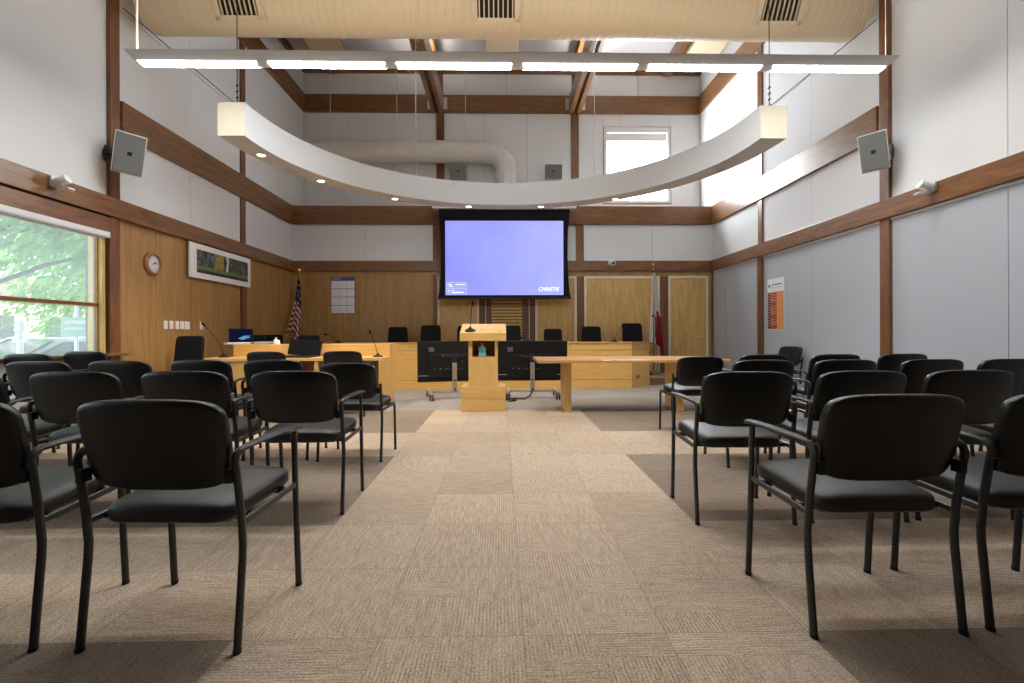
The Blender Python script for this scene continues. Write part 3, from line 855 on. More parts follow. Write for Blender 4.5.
# ------------------------------------------------------------------ flags
def flag(loc, label, kind):
    t = thing('flag_stand', label, 'flag', loc)
    m = MB(); m.lathe([(.14, 0), (.14, .015), (.05, .04), (.03, .07), (.022, .10)], 24); m.build('base', 'brass', t)
    H = 2.42
    m = MB(); m.tube([(0, 0, .08), (0, 0, H - .16)], .014, 10); m.build('pole', 'trim_z', t)
    m = MB(); m.lathe([(.008, H - .17), (.018, H - .15), (.018, H - .13), (.008, H - .12), (.008, H - .09), (.03, H - .06), (.034, H - .035), (.02, H - .008), (0, H)], 16)
    if kind == 'us':
        for s in (-1, 1): m.prism([(s * .02, H - .035), (s * .10, H - .005), (s * .09, H - .045), (s * .05, H - .065)][::s], -.008, .008, 0, 'y')
    m.build('finial', 'brass', t)
    # pleated cloth that hangs from the top of the pole and spreads downwards
    m = MB(); NU, NV = 60, 60
    ztop = H - .22
    vs = []
    for i in range(NV + 1):
        v = i / NV
        for j in range(NU + 1):
            u = j / NU
            ln = (1.42 if kind == 'us' else 1.66) - .22 * math.sin(PI * u) - (.10 * u if kind == 'us' else -.18 * u)
            z = ztop - v * ln
            spread = (.05 + .30 * v ** (1.15 if kind == 'us' else .8) * (1 - .15 * v))
            side = -1 if kind == 'us' else 1
            x = side * (u - (.38 if kind == 'us' else .30)) * spread * (1.0 if kind == 'us' else .95)
            if kind == 'us': x -= .13 * v * v
            y = (.014 + .05 * v) * math.sin(u * 2 * PI * 3.5 + 1.2 * v) - .02
            vs.append((x, y, z))
    fs = []; mi = []
    for i in range(NV):
        for j in range(NU):
            a = i * (NU + 1) + j
            u = (j + .5) / NU; v = (i + .5) / NV
            if kind == 'us':
                k = v * 1.05 + .30 * u
                if v < .46 - .06 * u:
                    c = 0
                    if (int(v * 60) % 6 < 2) and (int(u * 60 + (v * 60 // 6) * 5) % 10 < 3): c = 2
                else:
                    c = 1 if int((k) * 20) % 2 == 0 else 2
                if u > .965 or v > .985: c = 3
            else:
                c = 2
                if v > .52 and u > .50 - .12 * math.sin(v * 9): c = 1
                if v > .62 and .40 < u < .46: c = 1
                if .56 < v < .60 and .1 < u < .2: c = 4
            fs.append((a, a + 1, a + NU + 2, a + NU + 1)); mi.append(c)
    for f_, c in zip(fs, mi): m.f.append(f_); m.mi.append(c); m.sm.append(True)
    m.v = vs
    o = m.build('flag_cloth', ['flagblue', 'flagred', 'flagwhite', 'gold', 'maroon'], t)
    sd = o.modifiers.new('thickness', 'SOLIDIFY'); sd.thickness = .003
flag((-4.33, 10.42, 0.16 - .11), 'furled American flag on a brass topped pole in the left back corner', 'us')
flag((3.29, 10.42, .16), 'furled white and red flag on a pole beside the right door', 'ca')

# ------------------------------------------------------------------ dais and desks
def dais():
    t = thing('council_dais', 'long maple council dais across the back of the room', 'dais', (-.5, 9.25, 0))
    def pl(d, e=0): return [(-3.5 - e, 9.25 + d), (2.5 + e, 9.25 + d), (3.0 + e, 9.75 + d), (3.0 - .4, 10.0), (2.35, 9.85), (-3.35, 9.85), (-3.6, 10.0), (-4.0 - e, 9.75 + d)]
    def strip(name, z0, z1, d, mat, seams=False):
        m = MB()
        P = [(-4.0, 9.75), (-3.5, 9.25), (2.5, 9.25), (3.0, 9.75)]
        for (a, b) in zip(P, P[1:]):
            A = Vector((*a, 0)); Bv = Vector((*b, 0)); L = (Bv - A).length; u = (Bv - A).normalized(); nrm = Vector((u.y, -u.x, 0))
            ks = max(1, round(L / 1.22)) if seams else 1
            for k in range(ks):
                p = A + u * (L * k / ks + (.002 if seams else 0)); q = A + u * (L * (k + 1) / ks - (.002 if seams else 0))
                o0 = -nrm * d; o1 = -nrm * (d + .03)
                c = [p + o0, q + o0, q + o1, p + o1]
                m.prism([(v.x, v.y) for v in c], z0, z1)
        m.v = [(v[0] + .5, v[1] - 9.25, v[2]) for v in m.v]
        return m.build(name, mat, t)
    strip('upper_front_panel', .738, .868, 0, 'maple_x', True)
    strip('front_panel', .172, .733, .004, 'maple_x', True)
    strip('kick_panel', 0, .165, 0, 'maple_x')
    strip('backing', .02, .85, .035, 'dark')
    m = MB(); P = [(-4.02, 9.74), (-3.508, 9.235), (2.508, 9.235), (3.02, 9.74), (2.98, 9.98), (2.75, 9.98), (2.30, 9.80), (-3.30, 9.80), (-3.75, 9.98), (-3.98, 9.98)]
    m.prism([(x + .5, y - 9.25) for x, y in P], .868, .888); m.build('counter_top', 'maple_top', t, .004)
    for x in (-3.3, -1.2, .9, 2.3):
        box('support_panel', 'maple_z', (x + .5 - .02, x + .5 + .02, .07, .5, .16, .868), t)
    m = MB(); m.prism([(3.46, .545), (3.485, .57), (3.485, .70), (3.46, .70)], .17, .868); m.build('end_panel', 'maple_z', t)
    # small floor outlet on the right face
    c = Vector((2.66, 9.41)); u = Vector((.7071, .7071)); nn = Vector((.7071, -.7071))
    m = MB(); q = [c + u * -.05 + nn * .008, c + u * .05 + nn * .008, c + u * .05 - nn * .01, c - u * .05 - nn * .01]
    m.prism([(p.x + .5, p.y - 9.25) for p in q], .17, .245); m.build('outlet_plate', 'brown', t)
dais()

def staff_desk():
    t = thing('staff_desk', 'L-shaped maple staff desk with raised counter and open knee holes on the left', 'desk', (-3.0, 6.85, 0))
    o = Vector((3.0, -6.85, 0))
    def B(name, mat, b, bev=.004): 
        m = MB(); m.box(*b); local(m, o).build(name, mat, t, bev)
    B('worktop', 'maple_x', (-4.27, -1.74, 6.84, 7.36, .680, .722))
    B('front_panel', 'maple_z', (-4.25, -3.04, 6.86, 6.89, .10, .680))
    B('plinth', 'maple_x', (-4.25, -3.04, 6.86, 6.885, 0, .095), .002)
    B('divider', 'maple_z', (-2.645, -2.59, 6.85, 7.34, 0, .680))
    B('divider', 'maple_z', (-3.10, -3.041, 6.89, 7.34, 0, .680))
    B('back_panel', 'veneer', (-4.25, -1.79, 7.30, 7.335, .05, .680))
    B('raised_front', 'maple_x', (-4.045, -1.74, 7.36, 7.40, .05, .880))
    B('raised_top', 'maple_x', (-4.05, -1.74, 7.355, 7.72, .880, .905))
    B('left_side', 'maple_z', (-4.27, -4.245, 6.86, 7.7, 0, .680))
    # right end: tall board with a curved rear edge
    m = MB()
    P = [(6.84, 0), (7.62, 0), (7.68, .15), (7.74, .5), (7.76, .906), (7.355, .906), (7.345, .722), (6.84, .722)]
    m.prism(P, -1.74, -1.70, 0, 'x'); local(m, o).build('right_end_panel', 'maple_z', t, .004)
    for x in (-2.72, -2.2):
        m = MB(); m.box(x - .05, x + .05, 7.26, 7.30, .3, .45); local(m, o).build('cable_tray', 'blackplastic', t, .004)
staff_desk()

# conference table on the right
t = thing('conference_table', 'long low maple table on slab legs to the right of the lectern', 'table', (1.68, 6.75, 0))
m = MB(); m.box(-1.22, 1.30, -.52, .52, .668, .708); m.build('table_top', 'maple_top', t, .006)
for x in (-.79, .73):
    m = MB(); m.box(x - .042, x + .042, -.26, .24, 0, .650); lg = m.build('leg', 'maple_z', t, .004)
    m = MB(); m.box(x - .10, x + .16, -.2, .18, .650, .668); m.build('mounting_plate', 'blackmetal', lg, .003)

# lectern
t = thing('lectern', 'maple lectern with open cubby and slanted reading top', 'lectern', (-.258, 6.55, 0))
m = MB(); m.box(-.302, .302, 0, .50, 0, .166); m.box(-.302, .302, 0, .50, .172, .335); m.box(-.295, .295, .006, .49, .16, .18); m.build('base', 'maple_x', t, .003)
m = MB()
m.box(-.198, .198, .03, .44, .335, .742); m.box(-.198, -.148, .03, .44, .742, .955); m.box(.160, .198, .03, .44, .742, .955)
m.box(-.148, .160, .41, .44, .742, .955)
m.build('column', ['maple_z'], t)
m = MB(); m.box(-.147, .159, .395, .409, .744, .953); m.build('cubby_back', 'veneer', t)
m = MB(); m.prism([(-.02, .957), (.46, .957), (.46, 1.197), (.44, 1.197), (-.02, 1.066)], -.313, .313, 0, 'x'); m.build('reading_top', 'maple_x', t, .005)
def on_top(y): return 1.066 + (y + .02) * .131 / .46
m = MB(); y0, y1 = .12, .14; m.add([(-.05, y0, on_top(y0) + .002), (.03, y0, on_top(y0) + .002), (.03, y1, on_top(y1) + .002), (-.05, y1, on_top(y1) + .002)], [(0, 1, 2, 3)])
y0, y1 = .05, .08; m.add([(.19, y0, on_top(y0) + .002), (.265, y0, on_top(y0) + .002), (.265, y1, on_top(y1) + .002), (.19, y1, on_top(y1) + .002)], [(0, 1, 2, 3)])
m.build('name_strip', 'brown', t)
t = thing('pump_bottle', 'pale blue pump bottle in the cubby of the lectern', 'bottle', (-.272, 6.66, .743))
m = MB(); m.box(-.052, .052, -.035, .035, 0, .13); m.build('bottle', 'bluebottle', t, .014, 3)
m = MB(); m.lathe([(.022, .128), (.022, .15), (.008, .152), (.008, .178)], 14); m.tube([(0, 0, .176), (-.01, -.02, .18), (-.015, -.045, .172)], .007, 8); m.build('pump', 'whitemetal', t)

def mic(loc, pts, label, tilt=0):
    t = thing('gooseneck_microphone', label, 'microphone', loc, 0, 'gooseneck microphones')
    m = MB(); T = Matrix.Rotation(tilt, 4, 'X')
    m.lathe([(.075, 0), (.072, .012), (.035, .03), (.018, .045), (.015, .055)], 20, T=T); m.build('base', 'blackplastic', t)
    P = [Vector(p) for p in pts]
    sp = []
    Q = [P[0]] + P + [P[-1]]
    for i in range(1, len(Q) - 2):
        for k in range(6):
            u = k / 6; a, b, c, d = Q[i - 1], Q[i], Q[i + 1], Q[i + 2]
            sp.append(.5 * ((2 * b) + (c - a) * u + (2 * a - 5 * b + 4 * c - d) * u * u + (3 * b - a - 3 * c + d) * u ** 3))
    sp.append(P[-1])
    m = MB(); m.tube(sp, .0055, 8); m.build('gooseneck', 'blackmetal', t)
    d = (P[-1] - P[-2]).normalized()
    m = MB(); m.tube([P[-1] - d * .01, P[-1] + d * .015, P[-1] + d * .045, P[-1] + d * .055], [.009, .017, .017, .009], 12); m.build('capsule', 'blackcloth', t)
mic((-.435, 6.63, 1.095), [(0, 0, .04), (.005, .03, .15), (.012, .06, .28), (.028, .05, .36)], 'gooseneck microphone on the lectern top', math.radians(15.9))
mic((-1.81, 7.08, .722), [(0, 0, .04), (-.04, .02, .16), (-.085, .03, .28), (-.11, .02, .345)], 'gooseneck microphone on the right end of the staff desk')
mic((-4.10, 7.2, .722), [(0, 0, .04), (-.07, .0, .22), (-.28, 0, .47)], 'gooseneck microphone at the left end of the staff desk')
mic((-3.20, 9.5, .888), [(0, 0, .04), (-.10, 0, .12), (-.22, 0, .16)], 'gooseneck microphone at the left end of the dais')
mic((2.22, 9.5, .888), [(0, 0, .04), (.05, 0, .15), (.12, 0, .27), (.15, -.02, .32)], 'gooseneck microphone on the right of the dais')
mic((.52, 9.5, .888), [(0, 0, .04), (-.05, 0, .06), (-.13, 0, .09)], 'low gooseneck microphone on the dais just right of the lectern')
mic((-.80, 9.5, .888), [(0, 0, .04), (.01, 0, .18), (.02, 0, .28), (.05, -.02, .31)], 'gooseneck microphone on the dais just left of the lectern')

# laptop, monitor, papers on the staff desk
t = thing('laptop', 'open black laptop on the staff desk worktop', 'laptop', (-2.98, 7.09, .7235), math.radians(-4))
m = MB(); m.box(-.25, .25, -.17, .15, 0, .022); kb = m.build('keyboard_base', 'blackplastic', t, .006)
m = MB(); m.box(-.22, .22, -.03, .13, .022, .024); m.build('keyboard', 'blackcloth', kb)
T = Matrix.Translation((0, .15, .022)) @ Matrix.Rotation(math.radians(-14), 4, 'X') @ Matrix.Shear('XZ', 4, (.12, 0))
T = Matrix.Translation((.02, .15, .022)) @ Matrix.Rotation(math.radians(-14), 4, 'X') @ Matrix.Rotation(math.radians(4), 4, 'Y')
m = MB(); m.box(-.25, .25, 0, .012, 0, .235, 0, T=T); ld = m.build('lid', 'blackplastic', t, .005)
m = MB(); m.box(-.243, .243, -.004, .001, .008, .228, 0, T=T); m.build('display', 'laptopscreen', ld)
t = thing('desktop_monitor', 'small black monitor with blue picture on the left of the staff desk', 'monitor', (-4.06, 7.60, .905), math.radians(6))
m = MB(); m.box(-.09, .09, -.06, .06, 0, .012); m.box(-.02, .02, .015, .035, .01, .1); m.build('stand', 'blackplastic', t, .004)
m = MB(); m.box(-.175, .175, -.012, .02, .03, .245); sc = m.build('screen_housing', 'blackplastic', t, .006)
m = MB(); m.box(-.163, .163, -.016, -.011, .042, .233); ds = m.build('display', 'navyscreen', sc)
m = MB()
for (x0_, x1_, z0_, z1_) in ((-.01, .14, .098, .108), (.02, .12, .112, .124), (-.03, .09, .084, .094), (.05, .15, .128, .134), (.0, .06, .072, .08)): m.box(x0_, x1_, -.0175, -.0155, z0_, z1_)
m.build('lit_picture', 'monitorlit', sc)
def papers(loc, rz, w, d, n, label):
    m = MB(); r = random.Random(int(w * 999))
    for k in range(n):
        T = Matrix.Translation((r.uniform(-.02, .02), r.uniform(-.02, .02), .004 * k)) @ Matrix.Rotation(r.uniform(-.15, .15), 4, 'Z')
        m.box(-w / 2, w / 2, -d / 2, d / 2, 0, .0035, 0, T=T)
    o = m.build('paper_stack', 'paper', None); o.location = loc; o.rotation_euler = (0, 0, rz)
    tag(o, label, 'papers', 'loose papers on the staff desk')
papers((-4.02, 7.44, .906), .25, .34, .10, 8, 'sprawling white papers in front of the small monitor')
papers((-3.66, 7.52, .906), -.1, .22, .2, 10, 'thick white paper stack just right of the small monitor')
t = thing('tissue_box', 'small white tissue holder on the raised counter of the staff desk', 'tissue holder', (-3.46, 7.5, .905))
m = MB(); m.prism([(-.03, 0), (.04, 0), (.03, .06), (-.035, .075)], -.03, .03, 0, 'y'); m.build('box', 'paper', t, .004)
m = MB(); m.lathe([(.018, .06), (.006, .085), (.02, .105), (0, .10)], 8, T=Matrix.Translation((-.01, 0, 0))); m.build('tissue', 'paper', t)

# monitors on rolling stands, seen from behind
def tvstand(loc, rz, tilt, label):
    t = thing('television_stand', label, 'television', loc, rz, 'televisions on rolling stands facing the dais')
    T = Matrix.Translation((0, .08, .60)) @ Matrix.Rotation(tilt, 4, 'X')
    m = MB(); m.box(-.59, .59, 0, .035, -.335, .335, 0, T=T); m.build('display_back', 'blackplastic', t, .008)
    m = MB(); m.box(-.42, .42, -.035, 0, -.27, .12, 0, T=T); m.build('rear_housing', 'blackplastic', t, .012)
    m = MB(); m.box(-.585, .585, -.004, 0.0, -.235, -.228, 0, T=T); m.build('trim_line', 'silver', t)
    m = MB(); m.box(-.41, -.32, -.042, -.03, .16, .235, 0, T=T); m.build('rating_plate', 'plate', t)
    r = random.Random(5)
    m = MB()
    for k in range(9):
        x = r.uniform(-.33, .15); z = r.uniform(-.19, .10)
        m.box(x, x + r.uniform(.006, .018), -.04, -.033, z, z + r.uniform(.004, .012), 0, T=T)
    m.build('connector', 'silver', t)
    m = MB(); m.box(-.16, .16, -.06, -.034, -.15, -.12, 0, T=T); m.box(-.16, .16, -.06, -.034, .06, .09, 0, T=T); m.box(-.04, .04, -.075, -.05, -.18, .12, 0, T=T); m.build('mount_bracket', 'blackmetal', t, .004)
    m = MB(); m.box(-.037, .037, -.06, -.012, .12, .58); m.box(-.037, .037, -.05, -.03, .115, .13); c = m.build('column', 'steel', t, .004)
    m = MB(); m.lathe([(.016, 0), (.016, .02), (0, .022)], 12, T=Matrix.Translation((0, -.058, .30)) @ Matrix.Rotation(PI / 2, 4, 'X')); m.lathe([(.014, 0), (.014, .02), (0, .022)], 12, T=Matrix.Translation((.01, -.058, .15)) @ Matrix.Rotation(PI / 2, 4, 'X')); m.build('knob', 'blackplastic', c)
    m = MB(); m.box(-.40, .40, -.055, -.015, .095, .125); m.build('crossbar', 'steel', t, .004)
    for s in (-1, 1):
        m = MB(); m.box(s * .40 - .025, s * .40 + .025, -.34, .30, .09, .125); f = m.build('foot', 'steel', t, .004)
        for y in (-.30, .26):
            m = MB(); m.box(s * .40 - .03, s * .40 + .03, y - .02, y + .02, .07, .095); m.build('caster_fork', 'blackmetal', f)
            for d in (-.022, .022):
                m = MB(); m.lathe([(.0, -.012), (.03, -.012), (.042, -.006), (.042, .006), (.03, .012), (0, .012)], 18, T=Matrix.Translation((s * .40 + d, y, .042)) @ Matrix.Rotation(PI / 2, 4, 'Y')); m.build('caster', 'tyre', f)
tvstand((-.79, 7.98, 0), math.radians(14), math.radians(-4), 'black television on a rolling stand left of the lectern, seen from behind')
tvstand((.50, 8.0, 0), math.radians(-1), math.radians(4), 'black television on a rolling stand right of the lectern, seen from behind')
m = MB(); P = [(.50, 7.90, .14), (.46, 7.82, .06), (.36, 7.72, .012), (.20, 7.75, .012), (.06, 7.7, .012), (.02, 7.55, .012), (.12, 7.48, .012), (.22, 7.56, .012)]
m.tube(P, .012, 8); o = m.build('power_cable', 'blackplastic'); tag(o, 'black power cable looping over the carpet from the right television stand', 'cable')

# ------------------------------------------------------------------ chairs
def make_chair(armed=True):
    t = thing('visitor_chair', 'chair', 'chair')
    t['group'] = 'black visitor chairs'
    hw = .265
    if armed: bw, bt, bb = .243, .833, .542
    else: bw, bt, bb = .232, .808, .52
    hz = (bt - bb) / 2; zc = (bt + bb) / 2
    sm = MB()
    def sw(p):
        yy = p.y
        z = p.z + .008 * (1 - (p.x / .24) ** 2) + .055 * yy - .05 * max(0, (yy - .13) / .1) ** 2 * .25
        return Vector((p.x * (1 - .04 * (-yy / .23)) , yy + .02, z + .452))
    sm.pad(.235, .228, .044, .5, .33, 56, 20, fn=sw); sm.build('seat', 'seatvinyl', t)
    bm_ = MB()
    def bwarp(p):
        # p.x across, p.y up, p.z thickness; upper corners are rounder and the pad is bowed round the sitter
        up = p.y / hz
        x = p.x * (1 - .045 * max(0, -up) ** 1.5)
        crown = .014 * (1 - (p.x / bw) ** 2) * (1 if up > 0 else .5) * up
        z = zc + p.y + crown
        y = -.212 - .075 * (up + 1) / 2 + p.z + .032 * (abs(p.x) / bw) ** 2
        return Vector((x, y, z))
    bm_.pad(bw, hz, .030, .42, .30, 60, 18, fn=bwarp); bm_.build('backrest', 'vinyl', t)
    tb = (.0155, .0115)
    for s in (-1, 1):
        x = s * hw
        rear = [(x, -.222, 0.004), (x, -.205, .16), (x, -.190, .30), (x, -.188, .35), (x, -.197, .45), (x, -.222, .60)]
        if armed: rear += [(x, -.230, .635), (x, -.222, .655), (x, -.200, .664)]
        else: rear += [(x, -.226, .645)]
        m = MB(); m.tube(rear, (.0115, .0155), 10); lg = m.build('leg', 'blackmetal', t)
        m = MB(); m.tube([(x, -.223, 0), (x, -.2215, .014)], (.0125, .017), 10); m.build('foot_cap', 'silver' if False else 'blackplastic', lg)
        if armed: fr = [(x, .215, .004), (x, .195, .30), (x, .178, .652)]
        else: fr = [(x, .215, .004), (x, .205, .20), (x, .195, .385), (x, .185, .415), (x, .155, .428), (x, .08, .430)]
        m = MB(); m.tube(fr, (.0115, .0155), 10); lg = m.build('leg', 'blackmetal', t)
        m = MB(); m.tube([(x, .216, 0), (x, .215, .014)], (.0125, .017), 10); m.build('foot_cap', 'blackplastic', lg)
        if armed:
            m = MB(); m.tube([(x, -.212, .659), (x, -.19, .667), (x, -.13, .672), (x, .02, .674), (x, .16, .672), (x, .205, .668), (x, .222, .660)],
                             [(.010, .008), (.014, .009), (.020, .0095), (.024, .010), (.025, .010), (.023, .010), (.015, .006)], 14)
            m.build('armrest', 'blackplastic', t)
        m = MB()
        m.tube([(x, -.192, .420), (x, 0, .424), (x, .187, .430)], (.009, .013), 8)
        m.build('side_rail', 'blackmetal', t)
        m = MB(); m.box(*sorted((x - s * .005, x - s * .030)), -.245, -.205, .565, .61); m.build('back_bracket', 'blackplastic', t, .004)
    m = MB(); m.tube([(-hw, .13, .424), (hw, .13, .424)], (.010, .012), 8); m.tube([(-hw, -.12, .416), (hw, -.12, .416)], (.010, .012), 8); m.box(-.20, .20, -.16, .18, .410, .424); m.build('seat_frame', 'blackmetal', t)
    return t
CH = make_chair(True); CN = make_chair(False)
CL = [
 # x, y, turn in degrees, label
 (1.335, 1.868, .5, 'black armchair nearest the camera right of the aisle'),
 (1.99, 1.88, -2, 'black armchair cut by the right edge of the photo, nearest row'),
 (-1.132, 1.845, -2.5, 'black armchair nearest the camera left of the aisle, whole in view'),
 (-1.845, 1.845, 4, 'black armchair cut by the left edge of the photo, nearest row'),
 (1.343, 2.843, -2.2, 'black armchair in the second row beside the right of the aisle'),
 (1.98, 2.86, -1, 'black armchair, second from the aisle in the second row on the right'),
 (2.60, 2.87, -2, 'black armchair, third from the aisle in the second row on the right'),
 (3.22, 2.90, -2, 'black armchair, fourth from the aisle in the second row on the right'),
 (-1.205, 3.055, 1, 'black armchair in the second row beside the left of the aisle'),
 (-1.84, 3.08, 1, 'black armchair, second from the aisle in the second row on the left'),
 (-2.47, 3.08, 2, 'black armchair, third from the aisle in the second row on the left'),
 (-3.12, 3.05, 4, 'black armchair at the left edge of the photo in the second row'),
 (2.03, 3.96, 0, 'black armchair in the third row on the right, nearest the aisle'),
 (2.68, 3.96, -1, 'black armchair, second in the third row on the right'),
 (3.37, 3.96, -1, 'black armchair, third in the third row on the right'),
 (3.97, 3.96, 2, 'black armchair in the third row nearest the grey right wall'),
 (-1.90, 4.30, 0, 'black armchair, second from the aisle in the third row on the left'),
 (-2.51, 4.32, 1, 'black armchair in the middle of the third row on the left'),
 (-3.14, 4.27, 2, 'black armchair, fourth from the aisle in the third row on the left'),
 (-3.75, 4.22, 3, 'black armchair in the third row nearest the left window'),
 (2.56, 4.92, 0, 'black armchair, second in the fourth row on the right'),
 (3.26, 4.90, -1, 'black armchair, third in the fourth row on the right'),
 (3.97, 4.95, 0, 'black armchair in the fourth row against the grey right wall'),
 (-4.36, 4.78, 2, 'black armchair under the window sill at the left edge of the photo'),
 (-4.37, 5.40, 2, 'black armchair by the wall post at the far end of the window'),
 (-2.93, 6.33, -3, 'black chair drawn up to the closed front of the staff desk'),
 (-2.04, 6.44, 2, 'black chair at the open knee hole of the staff desk'),
]
first = True
for (x, y, a, lab) in CL:
    if first:
        CH.location = (x, y, 0); CH.rotation_euler = (0, 0, math.radians(a)); CH['label'] = lab; first = False
    else:
        o = dup(CH, (x, y, 0), math.radians(a), lab)
        if x < -4.1: o.scale = (.88, 1, 1.05)      # a narrower, slightly taller make along the window
CN.location = (-1.255, 4.24, 0); CN.rotation_euler = (0, 0, math.radians(-3)); CN['label'] = 'armless black chair beside the left of the aisle in the third row'
dup(CN, (1.995, 5.06, 0), math.radians(-1), 'armless black chair in front of the conference table on the right')
dup(CN, (4.38, 7.62, 0), math.radians(98), 'armless black chair alone against the right wall below the poster', 1.03)

def make_office():
    t = thing('office_chair', 'chair', 'office chair', group='black office chairs behind the dais and desk')
    m = MB(); m.pad(.235, .23, .05, .5, .35, 40, 14, fn=lambda p: Vector((p.x, p.y, p.z + .46))); m.build('seat', 'blackcloth', t)
    def bw(p):
        up = p.y / .31
        return Vector((p.x * (1 - .06 * max(0, up)), -.22 - .07 * (up + 1) / 2 + p.z + .03 * (p.x / .21) ** 2, .74 + p.y))
    m = MB(); m.pad(.215, .31, .036, .4, .18, 48, 14, fn=bw); m.build('backrest', 'blackcloth', t)
    m = MB(); m.tube([(0, -.05, .42), (0, -.24, .42), (0, -.265, .55)], (.03, .012), 8); m.build('back_support', 'blackmetal', t)
    m = MB(); m.lathe([(.028, .10), (.028, .26), (.018, .26), (.018, .42)], 14); m.build('gas_column', 'blackmetal', t)
    m = MB()
    for k in range(5):
        a = 2 * PI * k / 5 + .3
        m.tube([(0, 0, .11), (.28 * math.cos(a), .28 * math.sin(a), .07)], [(.022, .02), (.014, .012)], 8, ref=(0, 0, 1))
    m.build('star_base', 'blackplastic', t)
    for k in range(5):
        a = 2 * PI * k / 5 + .3
        m = MB(); m.lathe([(0, -.018), (.026, -.018), (.028, 0), (.026, .018), (0, .018)], 12, T=Matrix.Translation((.28 * math.cos(a), .28 * math.sin(a), .028)) @ Matrix.Rotation(a, 4, 'Z') @ Matrix.Rotation(PI / 2, 4, 'X')); m.build('caster', 'tyre', t)
    for s in (-1, 1):
        m = MB(); m.tube([(s * .24, -.02, .43), (s * .27, -.02, .50), (s * .27, -.02, .62)], (.018, .01), 8); m.tube([(s * .27, -.16, .635), (s * .27, .14, .635)], [(.02, .008), (.026, .012)], 8); m.build('armrest', 'blackplastic', t)
    return t
OC = make_office()
OL = [
 (-2.23, 10.16, .16, 180, 1.0, 'black office chair behind the dais, leftmost one right of the staff desk'),
 (-1.52, 10.16, .16, 182, 1.035, 'black office chair behind the dais, second from the staff desk'),
 (-.76, 10.16, .16, 178, 1.02, 'black office chair mostly hidden behind the lectern'),
 (.19, 10.16, .16, 180, 1.01, 'black office chair behind the dais just right of the lectern'),
 (1.10, 10.16, .16, 180, .95, 'black office chair, lowest one, behind the dais below the screen corner'),
 (1.93, 10.16, .16, 180, 1.0, 'black office chair behind the dais in front of the closed double door'),
 (2.87, 10.27, .16, 184, 1.065, 'black office chair at the right end of the dais beside the white and red flag'),
 (-4.33, 6.50, 0, 172, .99, 'black office chair against the left panelling at the end of the staff desk'),
 (-4.30, 8.20, 0, 180, 1.0, 'black office chair behind the small monitor'),
 (-4.34, 8.95, 0, 180, 1.0, 'black office chair left of the dark flag, behind the staff desk counter'),
 (-3.52, 8.60, 0, 178, .99, 'black office chair behind the laptop'),
]
for i, (x, y, z, a, s, lab) in enumerate(OL):
    if i == 0:
        OC.location = (x, y, z); OC.rotation_euler = (0, 0, math.radians(a)); OC.scale = (s,) * 3; OC['label'] = lab
    else:
        o = dup(OC, (x, y, z), math.radians(a), lab, s)
        if y < 7:
            for ch in [k for k in D.objects if k.parent == o and k.name.startswith('armrest')]: D.objects.remove(ch)

# ------------------------------------------------------------------ outside the left windows
GZ = -.35
structure(box('ground_pavement', 'kerb', (-9.0, XL - .23, -20, 40, GZ - .2, GZ)))
structure(box('ground_street', 'asphalt', (-26, -9.0, -20, 60, GZ - .25, GZ - .10)))
structure(box('ground_verge', 'lawn', (-60, -26, -20, 70, GZ - .25, GZ - .02)))
def tree(loc, h, cr, nleaf, mat, label, seed, size=.16):
    r = random.Random(seed)
    t = thing('street_tree', label, 'tree', loc, 0, 'trees outside the window')
    m = MB(); m.tube([(0, 0, 0), (.05, .02, h * .3), (-.05, .05, h * .6), (.02, 0, h * .9)], [.16 * cr / 2, .12 * cr / 2, .09 * cr / 2, .03], 10)
    br = []
    for k in range(9):
        a = r.uniform(0, 2 * PI); z0 = h * r.uniform(.3, .65); L = cr * r.uniform(.6, .95)
        e = (L * math.cos(a), L * math.sin(a), z0 + h * r.uniform(.08, .3)); br.append(e)
        m.tube([(0, .03, z0), (e[0] * .5, e[1] * .5, (z0 + e[2]) / 2 + .1), e], [.05, .035, .015], 6)
    m.build('trunk', 'bark', t)
    m = MB()
    cl = [Vector((r.gauss(0, .42) * cr, r.gauss(0, .42) * cr, h * .64 + r.gauss(0, .42) * h * .38)) for _ in range(22)] + [Vector(b) for b in br]
    for k in range(nleaf):
        c = r.choice(cl); p = c + Vector((r.gauss(0, 1), r.gauss(0, 1), r.gauss(0, .8))) * cr * .20
        d = Vector((r.gauss(0, 1), r.gauss(0, 1), r.gauss(0, .6))).normalized(); u = d.orthogonal().normalized(); w_ = d.cross(u)
        s = size * r.uniform(.6, 1.3)
        m.add([p - u * s, p - w_ * s * .45 + d * s * .15, p + u * s, p + w_ * s * .45 + d * s * .15], [(0, 1, 2, 3)])
    m.build('foliage', mat, t)
tree((-9.6, 8.6, GZ), 6.6, 2.7, 5200, 'leaf', 'bright green tree nearest the left window', 1, .13)
tree((-13.4, 16.6, GZ), 7.2, 2.8, 5200, 'leaf', 'bright green tree behind the pale green sign outside', 2, .15)
tree((-20.5, 15.0, GZ), 8.0, 3.0, 3800, 'leaf2', 'darker green tree across the street', 3, .2)
tree((-21.0, 27.0, GZ), 8.5, 3.6, 3800, 'leaf2', 'distant green tree at the far end of the street', 4, .22)
tree((-31.0, 20.0, GZ), 9.0, 4.2, 3800, 'leaf', 'broad tree on the lawn beyond the parked cars', 5, .28)
